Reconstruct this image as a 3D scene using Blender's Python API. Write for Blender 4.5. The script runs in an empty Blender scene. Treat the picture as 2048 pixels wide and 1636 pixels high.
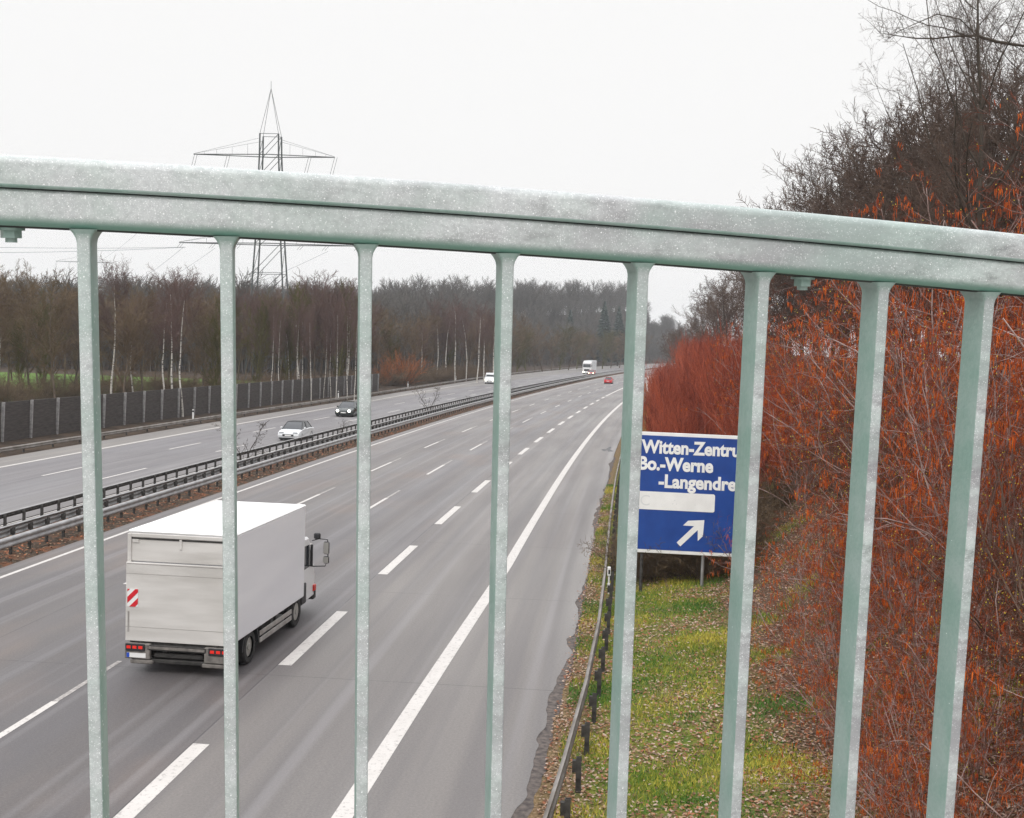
import bpy, math, random
import numpy as np
from mathutils import Vector, Matrix
R=math.radians
C=bpy.context.scene.collection
SC=bpy.context.scene
# ------------------------------------------------------------------ camera
CAMH=8.165; PITCH=0.05284; ROLL=0.02938; FPX=2350.0
cp,sp=math.cos(PITCH),math.sin(PITCH)
F_=Vector((0,cp,-sp)); U0=Vector((0,sp,cp)); R0=Vector((1,0,0))
R_=math.cos(ROLL)*R0+math.sin(ROLL)*U0; U_=-math.sin(ROLL)*R0+math.cos(ROLL)*U0
cam=bpy.data.cameras.new('camera'); camo=bpy.data.objects.new('camera',cam); C.objects.link(camo)
cam.sensor_width=36; cam.sensor_fit='HORIZONTAL'; cam.lens=FPX*36/2048; cam.clip_start=.05; cam.clip_end=6000
M=Matrix((( R_.x,U_.x,-F_.x,0),(R_.y,U_.y,-F_.y,0),(R_.z,U_.z,-F_.z,CAMH),(0,0,0,1)))
camo.matrix_world=M; SC.camera=camo
SC.render.resolution_x=1024; SC.render.resolution_y=818
# ------------------------------------------------------------------ world: bright even overcast
SUN_EL=R(48); SUN_AZ=R(200)          # azimuth clockwise from +y : behind the camera, a little to the left
w=bpy.data.worlds.new('World'); SC.world=w; w.use_nodes=True
nt=w.node_tree; nt.nodes.clear(); N=nt.nodes.new; Lk=nt.links.new
sky=N('ShaderNodeTexSky'); sky.sky_type='NISHITA'; sky.sun_disc=False; sky.sun_elevation=SUN_EL; sky.sun_rotation=SUN_AZ
sky.air_density=1.5; sky.dust_density=6
hs=N('ShaderNodeHueSaturation'); hs.inputs['Saturation'].default_value=.12
tc=N('ShaderNodeTexCoord'); sx=N('ShaderNodeSeparateXYZ'); mr=N('ShaderNodeMapRange'); mr.interpolation_type='SMOOTHSTEP'
mr.inputs['From Min'].default_value=.28; mr.inputs['From Max'].default_value=.9
cl=N('ShaderNodeMix'); cl.data_type='RGBA'
cl.inputs['A'].default_value=(9.95,9.9,9.85,1); cl.inputs['B'].default_value=(19,19,19.6,1)
mx=N('ShaderNodeMix'); mx.data_type='RGBA'; mx.inputs['Factor'].default_value=.96
bg=N('ShaderNodeBackground'); bg.inputs['Strength'].default_value=.1; ow=N('ShaderNodeOutputWorld')
Lk(tc.outputs['Generated'],sx.inputs[0]); Lk(sx.outputs['Z'],mr.inputs['Value']); Lk(mr.outputs[0],cl.inputs['Factor'])
Lk(sky.outputs[0],hs.inputs['Color']); Lk(hs.outputs[0],mx.inputs['A']); Lk(cl.outputs['Result'],mx.inputs['B'])
Lk(mx.outputs['Result'],bg.inputs['Color']); Lk(bg.outputs[0],ow.inputs['Surface'])
sl=bpy.data.lights.new('sun','SUN'); sl.energy=1.2; sl.angle=R(28); sl.color=(1,.97,.93)
so=bpy.data.objects.new('sun',sl); C.objects.link(so)
sd=Vector((math.sin(SUN_AZ)*math.cos(SUN_EL),math.cos(SUN_AZ)*math.cos(SUN_EL),math.sin(SUN_EL)))
so.rotation_euler=sd.to_track_quat('Z','Y').to_euler(); so.location=(0,-20,60)
SC.view_settings.view_transform='Standard'; SC.view_settings.look='None'; SC.view_settings.gamma=1
SC.view_settings.exposure=0.0
SC.render.engine='CYCLES'
# ------------------------------------------------------------------ helpers
def tag(o,label=None,cat=None,group=None,kind=None):
    if label: o['label']=label
    if cat: o['category']=cat
    if group: o['group']=group
    if kind: o['kind']=kind
    return o
def empty(name,loc=(0,0,0),rz=0):
    o=bpy.data.objects.new(name,None); C.objects.link(o); o.location=loc; o.rotation_euler=(0,0,rz); o.empty_display_size=.2; return o
def mesh_np(name,V,Fs,mats,mi=None,smooth=False,uv=None):
    """V (n,3); Fs list of (m,k) int arrays; mi list of material indices per array"""
    me=bpy.data.meshes.new(name); V=np.asarray(V,np.float32)
    me.vertices.add(len(V)); me.vertices.foreach_set('co',V.ravel())
    Fs=[np.asarray(f,np.int32) for f in Fs if len(f)]
    nl=sum(f.size for f in Fs); npoly=sum(len(f) for f in Fs)
    me.loops.add(nl); me.polygons.add(npoly)
    me.loops.foreach_set('vertex_index',np.concatenate([f.ravel() for f in Fs]))
    tot=np.concatenate([np.full(len(f),f.shape[1],np.int32) for f in Fs]); st=np.concatenate([[0],np.cumsum(tot)[:-1]]).astype(np.int32)
    me.polygons.foreach_set('loop_start',st)
    if mi is not None: me.polygons.foreach_set('material_index',np.concatenate([np.full(len(f),m,np.int32) if np.isscalar(m) else np.asarray(m,np.int32) for f,m in zip(Fs,mi)]))
    if smooth: me.polygons.foreach_set('use_smooth',np.ones(npoly,bool))
    for m in (mats if isinstance(mats,(list,tuple)) else [mats]): me.materials.append(m)
    me.update(calc_edges=True)
    if uv is not None:
        l=me.uv_layers.new(name='UVMap'); vi=np.concatenate([f.ravel() for f in Fs]); l.data.foreach_set('uv',np.asarray(uv,np.float32)[vi].ravel())
    me.validate(); return me
def link(name,me,parent=None,loc=None):
    o=bpy.data.objects.new(name,me); C.objects.link(o)
    if parent: o.parent=parent
    if loc is not None: o.location=loc
    return o
class MB:
    """collects shapes; build() links ONE mesh object"""
    def __init__(s): s.V=[];s.F=[];s.m=[]
    def add(s,vs,fs,m=0):
        n=len(s.V); s.V+= [tuple(v) for v in vs]; s.F+=[tuple(i+n for i in f) for f in fs]; s.m+=[m]*len(fs)
    def box(s,x0,x1,y0,y1,z0,z1,m=0,b=0):
        if b<=0:
            s.add([(x0,y0,z0),(x1,y0,z0),(x1,y1,z0),(x0,y1,z0),(x0,y0,z1),(x1,y0,z1),(x1,y1,z1),(x0,y1,z1)],
              [(0,3,2,1),(4,5,6,7),(0,1,5,4),(1,2,6,5),(2,3,7,6),(3,0,4,7)],m); return
        v=[];f=[]                                   # chamfered box
        for sx_,X in ((1,x0),(-1,x1)):
            for sy_,Y in ((1,y0),(-1,y1)):
                for sz_,Z in ((1,z0),(-1,z1)):
                    v+=[(X,Y+sy_*b,Z+sz_*b),(X+sx_*b,Y,Z+sz_*b),(X+sx_*b,Y+sy_*b,Z)]
        idx=lambda i,j,k,a:(i*4+j*2+k)*3+a
        for i in (0,1): f.append([idx(i,0,0,0),idx(i,0,1,0),idx(i,1,1,0),idx(i,1,0,0)])
        for j in (0,1): f.append([idx(0,j,0,1),idx(1,j,0,1),idx(1,j,1,1),idx(0,j,1,1)])
        for k in (0,1): f.append([idx(0,0,k,2),idx(0,1,k,2),idx(1,1,k,2),idx(1,0,k,2)])
        for i in (0,1):
            for j in (0,1): f.append([idx(i,j,0,0),idx(i,j,1,0),idx(i,j,1,1),idx(i,j,0,1)])
            for k in (0,1): f.append([idx(i,0,k,0),idx(i,1,k,0),idx(i,1,k,2),idx(i,0,k,2)])
        for j in (0,1):
            for k in (0,1): f.append([idx(0,j,k,1),idx(1,j,k,1),idx(1,j,k,2),idx(0,j,k,2)])
        for i in (0,1):
            for j in (0,1):
                for k in (0,1): f.append([idx(i,j,k,0),idx(i,j,k,1),idx(i,j,k,2)])
        s.add(v,f,m)
    def prism(s,prof,y0,y1,ax='y',m=0,cap=True):
        """closed profile of (a,b) extruded along ax"""
        n=len(prof)
        if ax=='y': P=lambda a,b,t:(a,t,b)
        elif ax=='x': P=lambda a,b,t:(t,a,b)
        else: P=lambda a,b,t:(a,b,t)
        vs=[P(a,b,y0) for a,b in prof]+[P(a,b,y1) for a,b in prof]
        fs=[(i,(i+1)%n,(i+1)%n+n,i+n) for i in range(n)]
        if cap: fs+=[tuple(range(n))[::-1],tuple(range(n,2*n))]
        s.add(vs,fs,m)
    def cyl(s,c,r,h,ax='z',n=14,m=0,r2=None,cap=True):
        r2=r if r2 is None else r2; c=Vector(c); vs=[]
        for rr,t in ((r,-h/2),(r2,h/2)):
            for i in range(n):
                a=2*math.pi*i/n; u,v=rr*math.cos(a),rr*math.sin(a)
                vs.append(tuple(c+Vector({'z':(u,v,t),'x':(t,u,v),'y':(u,t,v)}[ax])))
        fs=[(i,(i+1)%n,(i+1)%n+n,i+n) for i in range(n)]
        if cap: fs+=[tuple(range(n))[::-1],tuple(range(n,2*n))]
        s.add(vs,fs,m)
    def tube(s,pts,r,n=6,m=0):
        pts=[Vector(p) for p in pts]; vs=[];L=len(pts)
        for i,p in enumerate(pts):
            t=(pts[min(i+1,L-1)]-pts[max(i-1,0)]).normalized(); ref=Vector((0,0,1)) if abs(t.z)<.9 else Vector((1,0,0))
            a=t.cross(ref).normalized(); b=t.cross(a); rr=r[i] if isinstance(r,(list,tuple)) else r
            for k in range(n): q=2*math.pi*k/n; vs.append(tuple(p+a*rr*math.cos(q)+b*rr*math.sin(q)))
        fs=[(i*n+k,i*n+(k+1)%n,(i+1)*n+(k+1)%n,(i+1)*n+k) for i in range(L-1) for k in range(n)]
        fs+=[tuple(range(n)),tuple(range((L-1)*n,L*n))[::-1]]
        s.add(vs,fs,m)
    def loft(s,rings,m=0,cap=True):
        n=len(rings[0]); vs=[v for r in rings for v in r]
        fs=[(i*n+k,i*n+(k+1)%n,(i+1)*n+(k+1)%n,(i+1)*n+k) for i in range(len(rings)-1) for k in range(n)]
        if cap: fs+=[tuple(range(n))[::-1],tuple(range((len(rings)-1)*n,len(rings)*n))]
        s.add(vs,fs,m)
    def mesh(s,name,mats,smooth=False,ang=35):
        me=bpy.data.meshes.new(name); me.from_pydata(s.V,[],s.F)
        for m in (mats if isinstance(mats,(list,tuple)) else [mats]): me.materials.append(m)
        me.polygons.foreach_set('material_index',s.m); me.update()
        import bmesh
        bm=bmesh.new(); bm.from_mesh(me); bmesh.ops.recalc_face_normals(bm,faces=bm.faces[:]); bm.to_mesh(me); bm.free()
        if smooth:
            me.polygons.foreach_set('use_smooth',[True]*len(me.polygons))
            try: me.set_sharp_from_angle(angle=R(ang))
            except Exception: pass
        return me
    def build(s,name,mats,parent=None,smooth=False,loc=None,ang=35): return link(name,s.mesh(name,mats,smooth,ang),parent,loc)
# ------------------------------------------------------------------ materials
MT={}
def mat(name,col,rough=.6,metal=0,spec=.5,noise=None,bump=None,coat=0):
    """col or (colA,colB) with noise=(scale,detail)"""
    m=bpy.data.materials.new(name); m.use_nodes=True; t=m.node_tree; b=t.nodes['Principled BSDF']
    b.inputs['Roughness'].default_value=rough; b.inputs['Metallic'].default_value=metal; b.inputs['Specular IOR Level'].default_value=spec
    b.inputs['Coat Weight'].default_value=coat
    if noise:
        tcn=t.nodes.new('ShaderNodeTexCoord'); nz=t.nodes.new('ShaderNodeTexNoise'); nz.inputs['Scale'].default_value=noise[0]; nz.inputs['Detail'].default_value=noise[1]
        mp=t.nodes.new('ShaderNodeMapping'); 
        if len(noise)>2: mp.inputs['Scale'].default_value=noise[2]
        rp=t.nodes.new('ShaderNodeMapRange'); rp.inputs['From Min'].default_value=.35; rp.inputs['From Max'].default_value=.65
        mi=t.nodes.new('ShaderNodeMix'); mi.data_type='RGBA'; mi.inputs['A'].default_value=(*col[0],1); mi.inputs['B'].default_value=(*col[1],1)
        t.links.new(tcn.outputs['Object'],mp.inputs[0]); t.links.new(mp.outputs[0],nz.inputs[0]); t.links.new(nz.outputs[0],rp.inputs[0]); t.links.new(rp.outputs[0],mi.inputs['Factor']); t.links.new(mi.outputs['Result'],b.inputs['Base Color'])
        if bump:
            bp=t.nodes.new('ShaderNodeBump'); bp.inputs['Strength'].default_value=bump; bp.inputs['Distance'].default_value=.01; t.links.new(nz.outputs[0],bp.inputs['Height']); t.links.new(bp.outputs[0],b.inputs['Normal'])
    else: b.inputs['Base Color'].default_value=(*col,1)
    MT[name]=m; return m
def nd(m): return m.node_tree, m.node_tree.nodes['Principled BSDF']
def mixn(t,f,a,b,bl='MIX'):
    x=t.nodes.new('ShaderNodeMix'); x.data_type='RGBA'; x.blend_type=bl
    for s,v in (('Factor',f),('A',a),('B',b)):
        if isinstance(v,(int,float)): x.inputs[s].default_value=v
        elif isinstance(v,tuple): x.inputs[s].default_value=(*v,1)
        else: t.links.new(v,x.inputs[s])
    return x.outputs['Result']
def noisen(t,vec,scale,detail=3,lo=.35,hi=.65,sc=None,rough=.5):
    mp=t.nodes.new('ShaderNodeMapping'); t.links.new(vec,mp.inputs[0])
    if sc: mp.inputs['Scale'].default_value=sc
    n=t.nodes.new('ShaderNodeTexNoise'); n.inputs['Scale'].default_value=scale; n.inputs['Detail'].default_value=detail; n.inputs['Roughness'].default_value=rough
    t.links.new(mp.outputs[0],n.inputs[0]); r=t.nodes.new('ShaderNodeMapRange'); r.inputs['From Min'].default_value=lo; r.inputs['From Max'].default_value=hi
    t.links.new(n.outputs[0],r.inputs[0]); return r.outputs[0]
def mathn(t,op,a,b=None,c=None):
    x=t.nodes.new('ShaderNodeMath'); x.operation=op
    for i,v in enumerate((a,b,c)):
        if v is None: continue
        if isinstance(v,(int,float)): x.inputs[i].default_value=v
        else: t.links.new(v,x.inputs[i])
    return x.outputs[0]
def rampn(t,f,stops):
    x=t.nodes.new('ShaderNodeValToRGB'); e=x.color_ramp.elements
    while len(e)<len(stops): e.new(.5)
    for el,(p,c) in zip(e,stops): el.position=p; el.color=(*c,1)
    t.links.new(f,x.inputs[0]); return x.outputs[0]

# road concrete: UV = (distance along, lateral offset) in metres
def road_mat(name,left):
    m=bpy.data.materials.new(name); m.use_nodes=True; t,b=nd(m)
    uv=t.nodes.new('ShaderNodeUVMap').outputs[0]; sp_=t.nodes.new('ShaderNodeSeparateXYZ'); t.links.new(uv,sp_.inputs[0]); S,Lt=sp_.outputs[0],sp_.outputs[1]
    # lane tone by lateral position
    f=mathn(t,'DIVIDE',mathn(t,'ADD',Lt,60.0),60.0)
    P=lambda l:(l+60)/60
    g=(.275,.252,.238); d=(.172,.158,.155); br=(.20,.172,.155); bl=(.225,.22,.225)
    if left:
        st=[(P(-48),(.27,.25,.225)),(P(-37.1),(.27,.25,.225)),(P(-36.6),(.205,.20,.215)),(P(-33),(.215,.205,.215)),(P(-31),(.20,.195,.21)),(P(-28),(.22,.21,.215)),(P(-26),(.20,.185,.18)),(P(-25),(.16,.13,.11))]
    else:
        st=[(P(-20.9),(.24,.215,.20)),(P(-20.2),(.26,.24,.225)),(P(-19.6),(.25,.21,.19)),(P(-18.7),(.205,.19,.19)),(P(-17.2),(.20,.185,.18)),(P(-15.6),(.215,.195,.18)),(P(-14.4),(.195,.185,.188)),(P(-13.2),(.205,.18,.165)),(P(-11.2),(.205,.20,.215)),(P(-10.1),(.195,.17,.155)),(P(-9.1),(.205,.2,.21)),(P(-8.25),(.205,.185,.175)),(P(-8.05),g),(P(-4.5),(.26,.245,.235)),(P(-3.5),(.28,.258,.243)),(P(-1.6),(.29,.27,.255)),(P(-.95),(.36,.345,.335))]
    base=mixn(t,1.0,rampn(t,f,st),(.80,.79,.765) if not left else (.86,.855,.85),'MULTIPLY')
    v=noisen(t,uv,.6,5,.3,.7,(.12,1,1)); base=mixn(t,.5,base,mixn(t,v,(.62,.60,.60),(1.12,1.12,1.12)),'MULTIPLY') if False else mixn(t,v,mixn(t,.13,base,(.08,.075,.08)),mixn(t,.10,base,(.5,.46,.43)))
    v2=noisen(t,uv,.18,3,.42,.6,(.3,1,1)); base=mixn(t,mathn(t,'MULTIPLY',v2,.30),base,(.115,.10,.10)); v5=noisen(t,uv,1.0,4,.4,.62,(.06,1.3,1)); base=mixn(t,mathn(t,'MULTIPLY',v5,.25),base,(.09,.082,.085))
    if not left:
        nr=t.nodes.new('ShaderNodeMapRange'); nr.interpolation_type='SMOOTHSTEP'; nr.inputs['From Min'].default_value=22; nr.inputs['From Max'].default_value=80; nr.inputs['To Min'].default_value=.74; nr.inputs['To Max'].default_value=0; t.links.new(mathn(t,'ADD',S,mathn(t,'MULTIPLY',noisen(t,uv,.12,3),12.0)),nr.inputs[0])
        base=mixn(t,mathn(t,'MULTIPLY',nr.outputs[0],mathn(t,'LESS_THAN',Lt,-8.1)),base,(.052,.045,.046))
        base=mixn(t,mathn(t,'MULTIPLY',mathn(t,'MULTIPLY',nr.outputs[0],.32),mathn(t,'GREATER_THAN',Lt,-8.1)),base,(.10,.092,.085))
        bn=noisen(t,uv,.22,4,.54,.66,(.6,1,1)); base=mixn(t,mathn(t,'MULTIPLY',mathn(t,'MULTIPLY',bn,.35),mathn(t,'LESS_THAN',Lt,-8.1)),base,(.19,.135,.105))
    v3=noisen(t,uv,18,6,.3,.7,None,.75); base=mixn(t,v3,mixn(t,.26,base,(.04,.04,.045)),mixn(t,.10,base,(.6,.57,.54)))
    trk=noisen(t,uv,1.0,3,.42,.60,(.018,1.7,1),.4); base=mixn(t,mathn(t,'MULTIPLY',trk,.30 if not left else .2),base,(.085,.08,.088))
    trk2=noisen(t,uv,1.0,2,.55,.70,(.012,2.3,1),.4); base=mixn(t,mathn(t,'MULTIPLY',trk2,.25),base,(.30,.29,.30))
    v4=noisen(t,uv,55,2,.64,.72); base=mixn(t,mathn(t,'MULTIPLY',v4,.25),base,(.6,.58,.55))
    # joints: transverse every 5 m, longitudinal at lane edges
    fr=mathn(t,'FRACT',mathn(t,'DIVIDE',mathn(t,'SUBTRACT',S,27.6-50),10.0))
    j=mathn(t,'LESS_THAN',fr,.0035)
    for l0,wd in ((-8.12,.02),(-16.05,.018),(-32.6,.02)) if not left else ((-32.6,.02),(-29.3,.015)):
        j=mathn(t,'MAXIMUM',j,mathn(t,'LESS_THAN',mathn(t,'ABSOLUTE',mathn(t,'SUBTRACT',Lt,l0)),wd))
    brk=noisen(t,uv,.5,3,.3,.5); j=mathn(t,'MULTIPLY',mathn(t,'MULTIPLY',j,.55),brk)
    base=mixn(t,j,base,(.03,.028,.03))
    t.links.new(base,b.inputs['Base Color'])
    ro=noisen(t,uv,.5,4,.3,.7,(.1,1,1)); rr=t.nodes.new('ShaderNodeMapRange'); rr.inputs['To Min'].default_value=.42; rr.inputs['To Max'].default_value=.62; t.links.new(ro,rr.inputs[0]); t.links.new(rr.outputs[0],b.inputs['Roughness'])
    b.inputs['Specular IOR Level'].default_value=.45
    bp=t.nodes.new('ShaderNodeBump'); bp.inputs['Strength'].default_value=.25; bp.inputs['Distance'].default_value=.006; t.links.new(v3,bp.inputs['Height']); t.links.new(bp.outputs[0],b.inputs['Normal'])
    return m
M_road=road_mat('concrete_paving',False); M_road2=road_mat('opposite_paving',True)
def paint_mat(name,wear):
    m=bpy.data.materials.new(name); m.use_nodes=True; t,b=nd(m)
    uv=t.nodes.new('ShaderNodeTexCoord').outputs['Object']
    a=noisen(t,uv,9,5,wear[0],wear[1],None,.7); c=mixn(t,a,(.24,.22,.21),(.60,.575,.545)); a2=noisen(t,uv,1.2,3); c=mixn(t,mathn(t,'MULTIPLY',a2,.18),c,(.4,.37,.34))
    t.links.new(c,b.inputs['Base Color']); b.inputs['Roughness'].default_value=.55; return m
M_paint=paint_mat('road_paint',(.28,.46)); M_paintw=paint_mat('worn_paint',(.42,.75))
M_crumb=mat('crumbled_edge',((.055,.046,.044),(.15,.125,.11)),.95,noise=(7,7),bump=.5)
def ground_mat():
    m=bpy.data.materials.new('verge_ground'); m.use_nodes=True; t,b=nd(m)
    uv=t.nodes.new('ShaderNodeUVMap').outputs[0]; s_=t.nodes.new('ShaderNodeSeparateXYZ'); t.links.new(uv,s_.inputs[0]); S,Lt=s_.outputs[0],s_.outputs[1]
    litter=mixn(t,noisen(t,uv,9,6,.35,.65,None,.7),(.07,.04,.025),(.30,.19,.12))
    litter=mixn(t,mathn(t,'MULTIPLY',noisen(t,uv,26,3,.58,.64),.6),litter,(.42,.32,.24))
    grass=mixn(t,noisen(t,uv,3,5,.35,.65,None,.65),(.06,.11,.018),(.22,.22,.04))
    g=mathn(t,'MULTIPLY',noisen(t,uv,.9,5,.46,.72,None,.6),.8)
    verge=mixn(t,g,grass,litter)
    # zones by lateral offset
    far=mathn(t,'GREATER_THAN',Lt,6.8); r1=noisen(t,uv,.35,3,.3,.7)
    z=t.nodes.new('ShaderNodeMapRange'); z.inputs['From Min'].default_value=3.4; z.inputs['From Max'].default_value=5.4; t.links.new(mathn(t,'ADD',Lt,mathn(t,'MULTIPLY',r1,1.5)),z.inputs[0])
    c=mixn(t,z.outputs[0],verge,mixn(t,.55,litter,(.05,.03,.02)))  # bank litter darkened, putting shade into the gaps between bush stems
    zl=t.nodes.new('ShaderNodeMapRange'); zl.inputs['From Min'].default_value=-.5; zl.inputs['From Max'].default_value=-.1; zl.inputs['To Min'].default_value=1; zl.inputs['To Max'].default_value=0; t.links.new(Lt,zl.inputs[0])
    c=mixn(t,mathn(t,'MULTIPLY',zl.outputs[0],.8),c,litter)
    left=mathn(t,'LESS_THAN',Lt,-39.0)
    wood=mixn(t,noisen(t,uv,.5,5),(.035,.026,.02),(.085,.06,.042))
    mead=mixn(t,noisen(t,uv,.15,4),(.075,.14,.03),(.13,.21,.045))
    ml=mathn(t,'MULTIPLY',mathn(t,'MULTIPLY',mathn(t,'LESS_THAN',Lt,-62.0),mathn(t,'GREATER_THAN',Lt,-200.0)),mathn(t,'LESS_THAN',S,205.0))
    c=mixn(t,left,c,mixn(t,ml,wood,mead))
    med=mathn(t,'MULTIPLY',mathn(t,'LESS_THAN',Lt,-15.0),mathn(t,'GREATER_THAN',Lt,-30.0))
    ml2=mixn(t,noisen(t,uv,5,6,.35,.65,None,.7),(.035,.03,.025),(.12,.085,.06)); ml2=mixn(t,mathn(t,'MULTIPLY',noisen(t,uv,1.3,4,.5,.66),.8),ml2,(.20,.085,.045))
    c=mixn(t,med,c,ml2)
    t.links.new(c,b.inputs['Base Color']); b.inputs['Roughness'].default_value=.95; b.inputs['Specular IOR Level'].default_value=.15
    bp=t.nodes.new('ShaderNodeBump'); bp.inputs['Strength'].default_value=.6; bp.inputs['Distance'].default_value=.05; t.links.new(noisen(t,uv,8,5),bp.inputs['Height']); t.links.new(bp.outputs[0],b.inputs['Normal'])
    return m
M_ground=ground_mat()
# weathered green railing paint: green sides, flecked fronts paler with flash light painted in
def rail_mat(name,front):
    m=bpy.data.materials.new(name); m.use_nodes=True; t,b=nd(m)
    o=t.nodes.new('ShaderNodeTexCoord').outputs['Object']
    big=noisen(t,o,14,5,.38,.62,None,.6); fine=noisen(t,o,160,4,.3,.7,None,.7)
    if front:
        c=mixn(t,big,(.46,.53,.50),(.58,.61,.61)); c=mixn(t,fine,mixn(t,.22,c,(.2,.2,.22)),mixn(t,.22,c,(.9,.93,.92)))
        xs_=t.nodes.new('ShaderNodeSeparateXYZ'); gm=t.nodes.new('ShaderNodeNewGeometry'); t.links.new(gm.outputs['Position'],xs_.inputs[0])
        right=t.nodes.new('ShaderNodeMapRange'); right.inputs['From Min'].default_value=-.35; right.inputs['From Max'].default_value=.45; t.links.new(xs_.outputs[0],right.inputs[0]); right=right.outputs[0]
        dirt=noisen(t,o,45,7,.49,.66,(.45,1,1),.8); c=mixn(t,mathn(t,'MULTIPLY',dirt,mathn(t,'ADD',.15,mathn(t,'MULTIPLY',right,.6))),c,(.13,.125,.13))
        stain=noisen(t,o,9,6,.42,.58,(.4,1,1),.7); c=mixn(t,mathn(t,'MULTIPLY',stain,mathn(t,'ADD',.12,mathn(t,'MULTIPLY',right,.75))),c,(.33,.325,.34))
        grn=noisen(t,o,5,4,.5,.62,(.6,1,1)); c=mixn(t,mathn(t,'MULTIPLY',grn,.40),c,(.35,.50,.44))
        vs=[]
        for sc_,th,den in ((820,.34,.62),(430,.24,.72),(210,.16,.86)):
            v=t.nodes.new('ShaderNodeTexVoronoi'); v.inputs['Scale'].default_value=sc_; t.links.new(mixn(t,.012*330/sc_,o,t.nodes.new('ShaderNodeTexNoise').outputs['Color']) if False else o,v.inputs[0])
            d=mathn(t,'LESS_THAN',v.outputs['Distance'],th); sepc=t.nodes.new('ShaderNodeSeparateXYZ'); t.links.new(v.outputs['Color'],sepc.inputs[0])
            vs.append(mathn(t,'MULTIPLY',d,mathn(t,'GREATER_THAN',mathn(t,'ADD',sepc.outputs[0],mathn(t,'SUBTRACT',mathn(t,'MULTIPLY',mathn(t,'SUBTRACT',big,.5),.3),mathn(t,'MULTIPLY',right,.14))),den-.05)))
        sk=mathn(t,'MAXIMUM',mathn(t,'MULTIPLY',vs[0],.55),mathn(t,'MAXIMUM',mathn(t,'MULTIPLY',vs[1],.75),vs[2])); c=mixn(t,mathn(t,'MULTIPLY',sk,.8),c,(.95,.97,.97))
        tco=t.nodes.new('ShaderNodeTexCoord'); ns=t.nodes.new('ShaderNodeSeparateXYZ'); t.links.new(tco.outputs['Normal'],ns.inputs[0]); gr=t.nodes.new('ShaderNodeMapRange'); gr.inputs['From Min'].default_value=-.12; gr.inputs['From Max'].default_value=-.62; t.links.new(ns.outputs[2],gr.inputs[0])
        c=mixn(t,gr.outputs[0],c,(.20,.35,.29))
        b.inputs['Roughness'].default_value=.38
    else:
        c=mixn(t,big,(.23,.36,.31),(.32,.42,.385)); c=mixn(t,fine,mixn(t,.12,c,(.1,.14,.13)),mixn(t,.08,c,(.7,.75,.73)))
        v=t.nodes.new('ShaderNodeTexVoronoi'); v.inputs['Scale'].default_value=150; t.links.new(o,v.inputs[0]); sepc=t.nodes.new('ShaderNodeSeparateXYZ'); t.links.new(v.outputs['Color'],sepc.inputs[0])
        sk=mathn(t,'MULTIPLY',mathn(t,'LESS_THAN',v.outputs['Distance'],.16),mathn(t,'GREATER_THAN',sepc.outputs[0],.88)); c=mixn(t,sk,c,(.85,.9,.88))
        b.inputs['Roughness'].default_value=.42
    t.links.new(c,b.inputs['Base Color'])
    bp=t.nodes.new('ShaderNodeBump'); bp.inputs['Strength'].default_value=.35; bp.inputs['Distance'].default_value=.0006; t.links.new(fine,bp.inputs['Height']); t.links.new(bp.outputs[0],b.inputs['Normal'])
    return m
M_rf=rail_mat('flecked_green_paint_flash_lit',True); M_rg=rail_mat('green_railing_paint',False)
M_shade=mat('underside_shade',((.022,.022,.024),(.06,.07,.065)),.8,noise=(20,4))  # near-black colour painted in for the shade under the top rail
M_conc=mat('deck_concrete',((.26,.25,.23),(.36,.34,.32)),.9,noise=(3,5))
M_galv=mat('galvanised_steel',((.30,.30,.30),(.44,.44,.44)),.42,metal=.55,noise=(2.5,5,(.3,1,1)))
M_galvd=mat('dark_weathered_steel',((.030,.028,.026),(.09,.085,.08)),.7,metal=.2,noise=(6,4))
M_rust=mat('dirty_steel_beam',((.17,.15,.13),(.30,.28,.26)),.6,metal=.3,noise=(1.2,5,(.3,1,1)))
M_wall=mat('dark_wall_panel',((.040,.033,.030),(.078,.066,.060)),.9,noise=(1.2,6,(1,1,9)),bump=.4)
M_post=mat('pale_wall_post',((.20,.19,.19),(.36,.35,.34)),.5,noise=(4,4))
M_white=mat('white_plastic',(.8,.8,.78),.5)
M_black=mat('black_plastic',(.02,.02,.022),.45)
M_tyre=mat('tyre_rubber',((.018,.018,.018),(.04,.038,.036)),.85,noise=(8,3))
M_alu=mat('grey_rim',(.42,.41,.38),.45,metal=.5)
M_glass=mat('dark_window_glass',(.03,.035,.04),.06,spec=.8)
M_red=mat('red_lamp',(.55,.02,.01),.25); M_amber=mat('amber_lamp',(.8,.25,.02),.3)
def emis(name,c,s):
    m=mat(name,c,.3); _,b=nd(m); b.inputs['Emission Color'].default_value=(*c,1); b.inputs['Emission Strength'].default_value=s; return m
M_redlit=emis('lit_tail_lamp',(.62,.02,.012),.35); M_head=emis('lit_headlamp',(1,.93,.62),5); M_headw=emis('lit_headlamp_white',(1,.97,.85),6)
M_sblue=mat('sign_blue',((.008,.050,.25),(.012,.066,.31)),.38,noise=(1.5,4)); M_swhite=mat('sign_white',((.80,.80,.78),(.88,.88,.86)),.4,noise=(2,3)); M_sgrey=mat('ghost_letter',(.70,.71,.70),.4)
M_plateblue=mat('euro_blue',(.02,.08,.5),.4)
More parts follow.
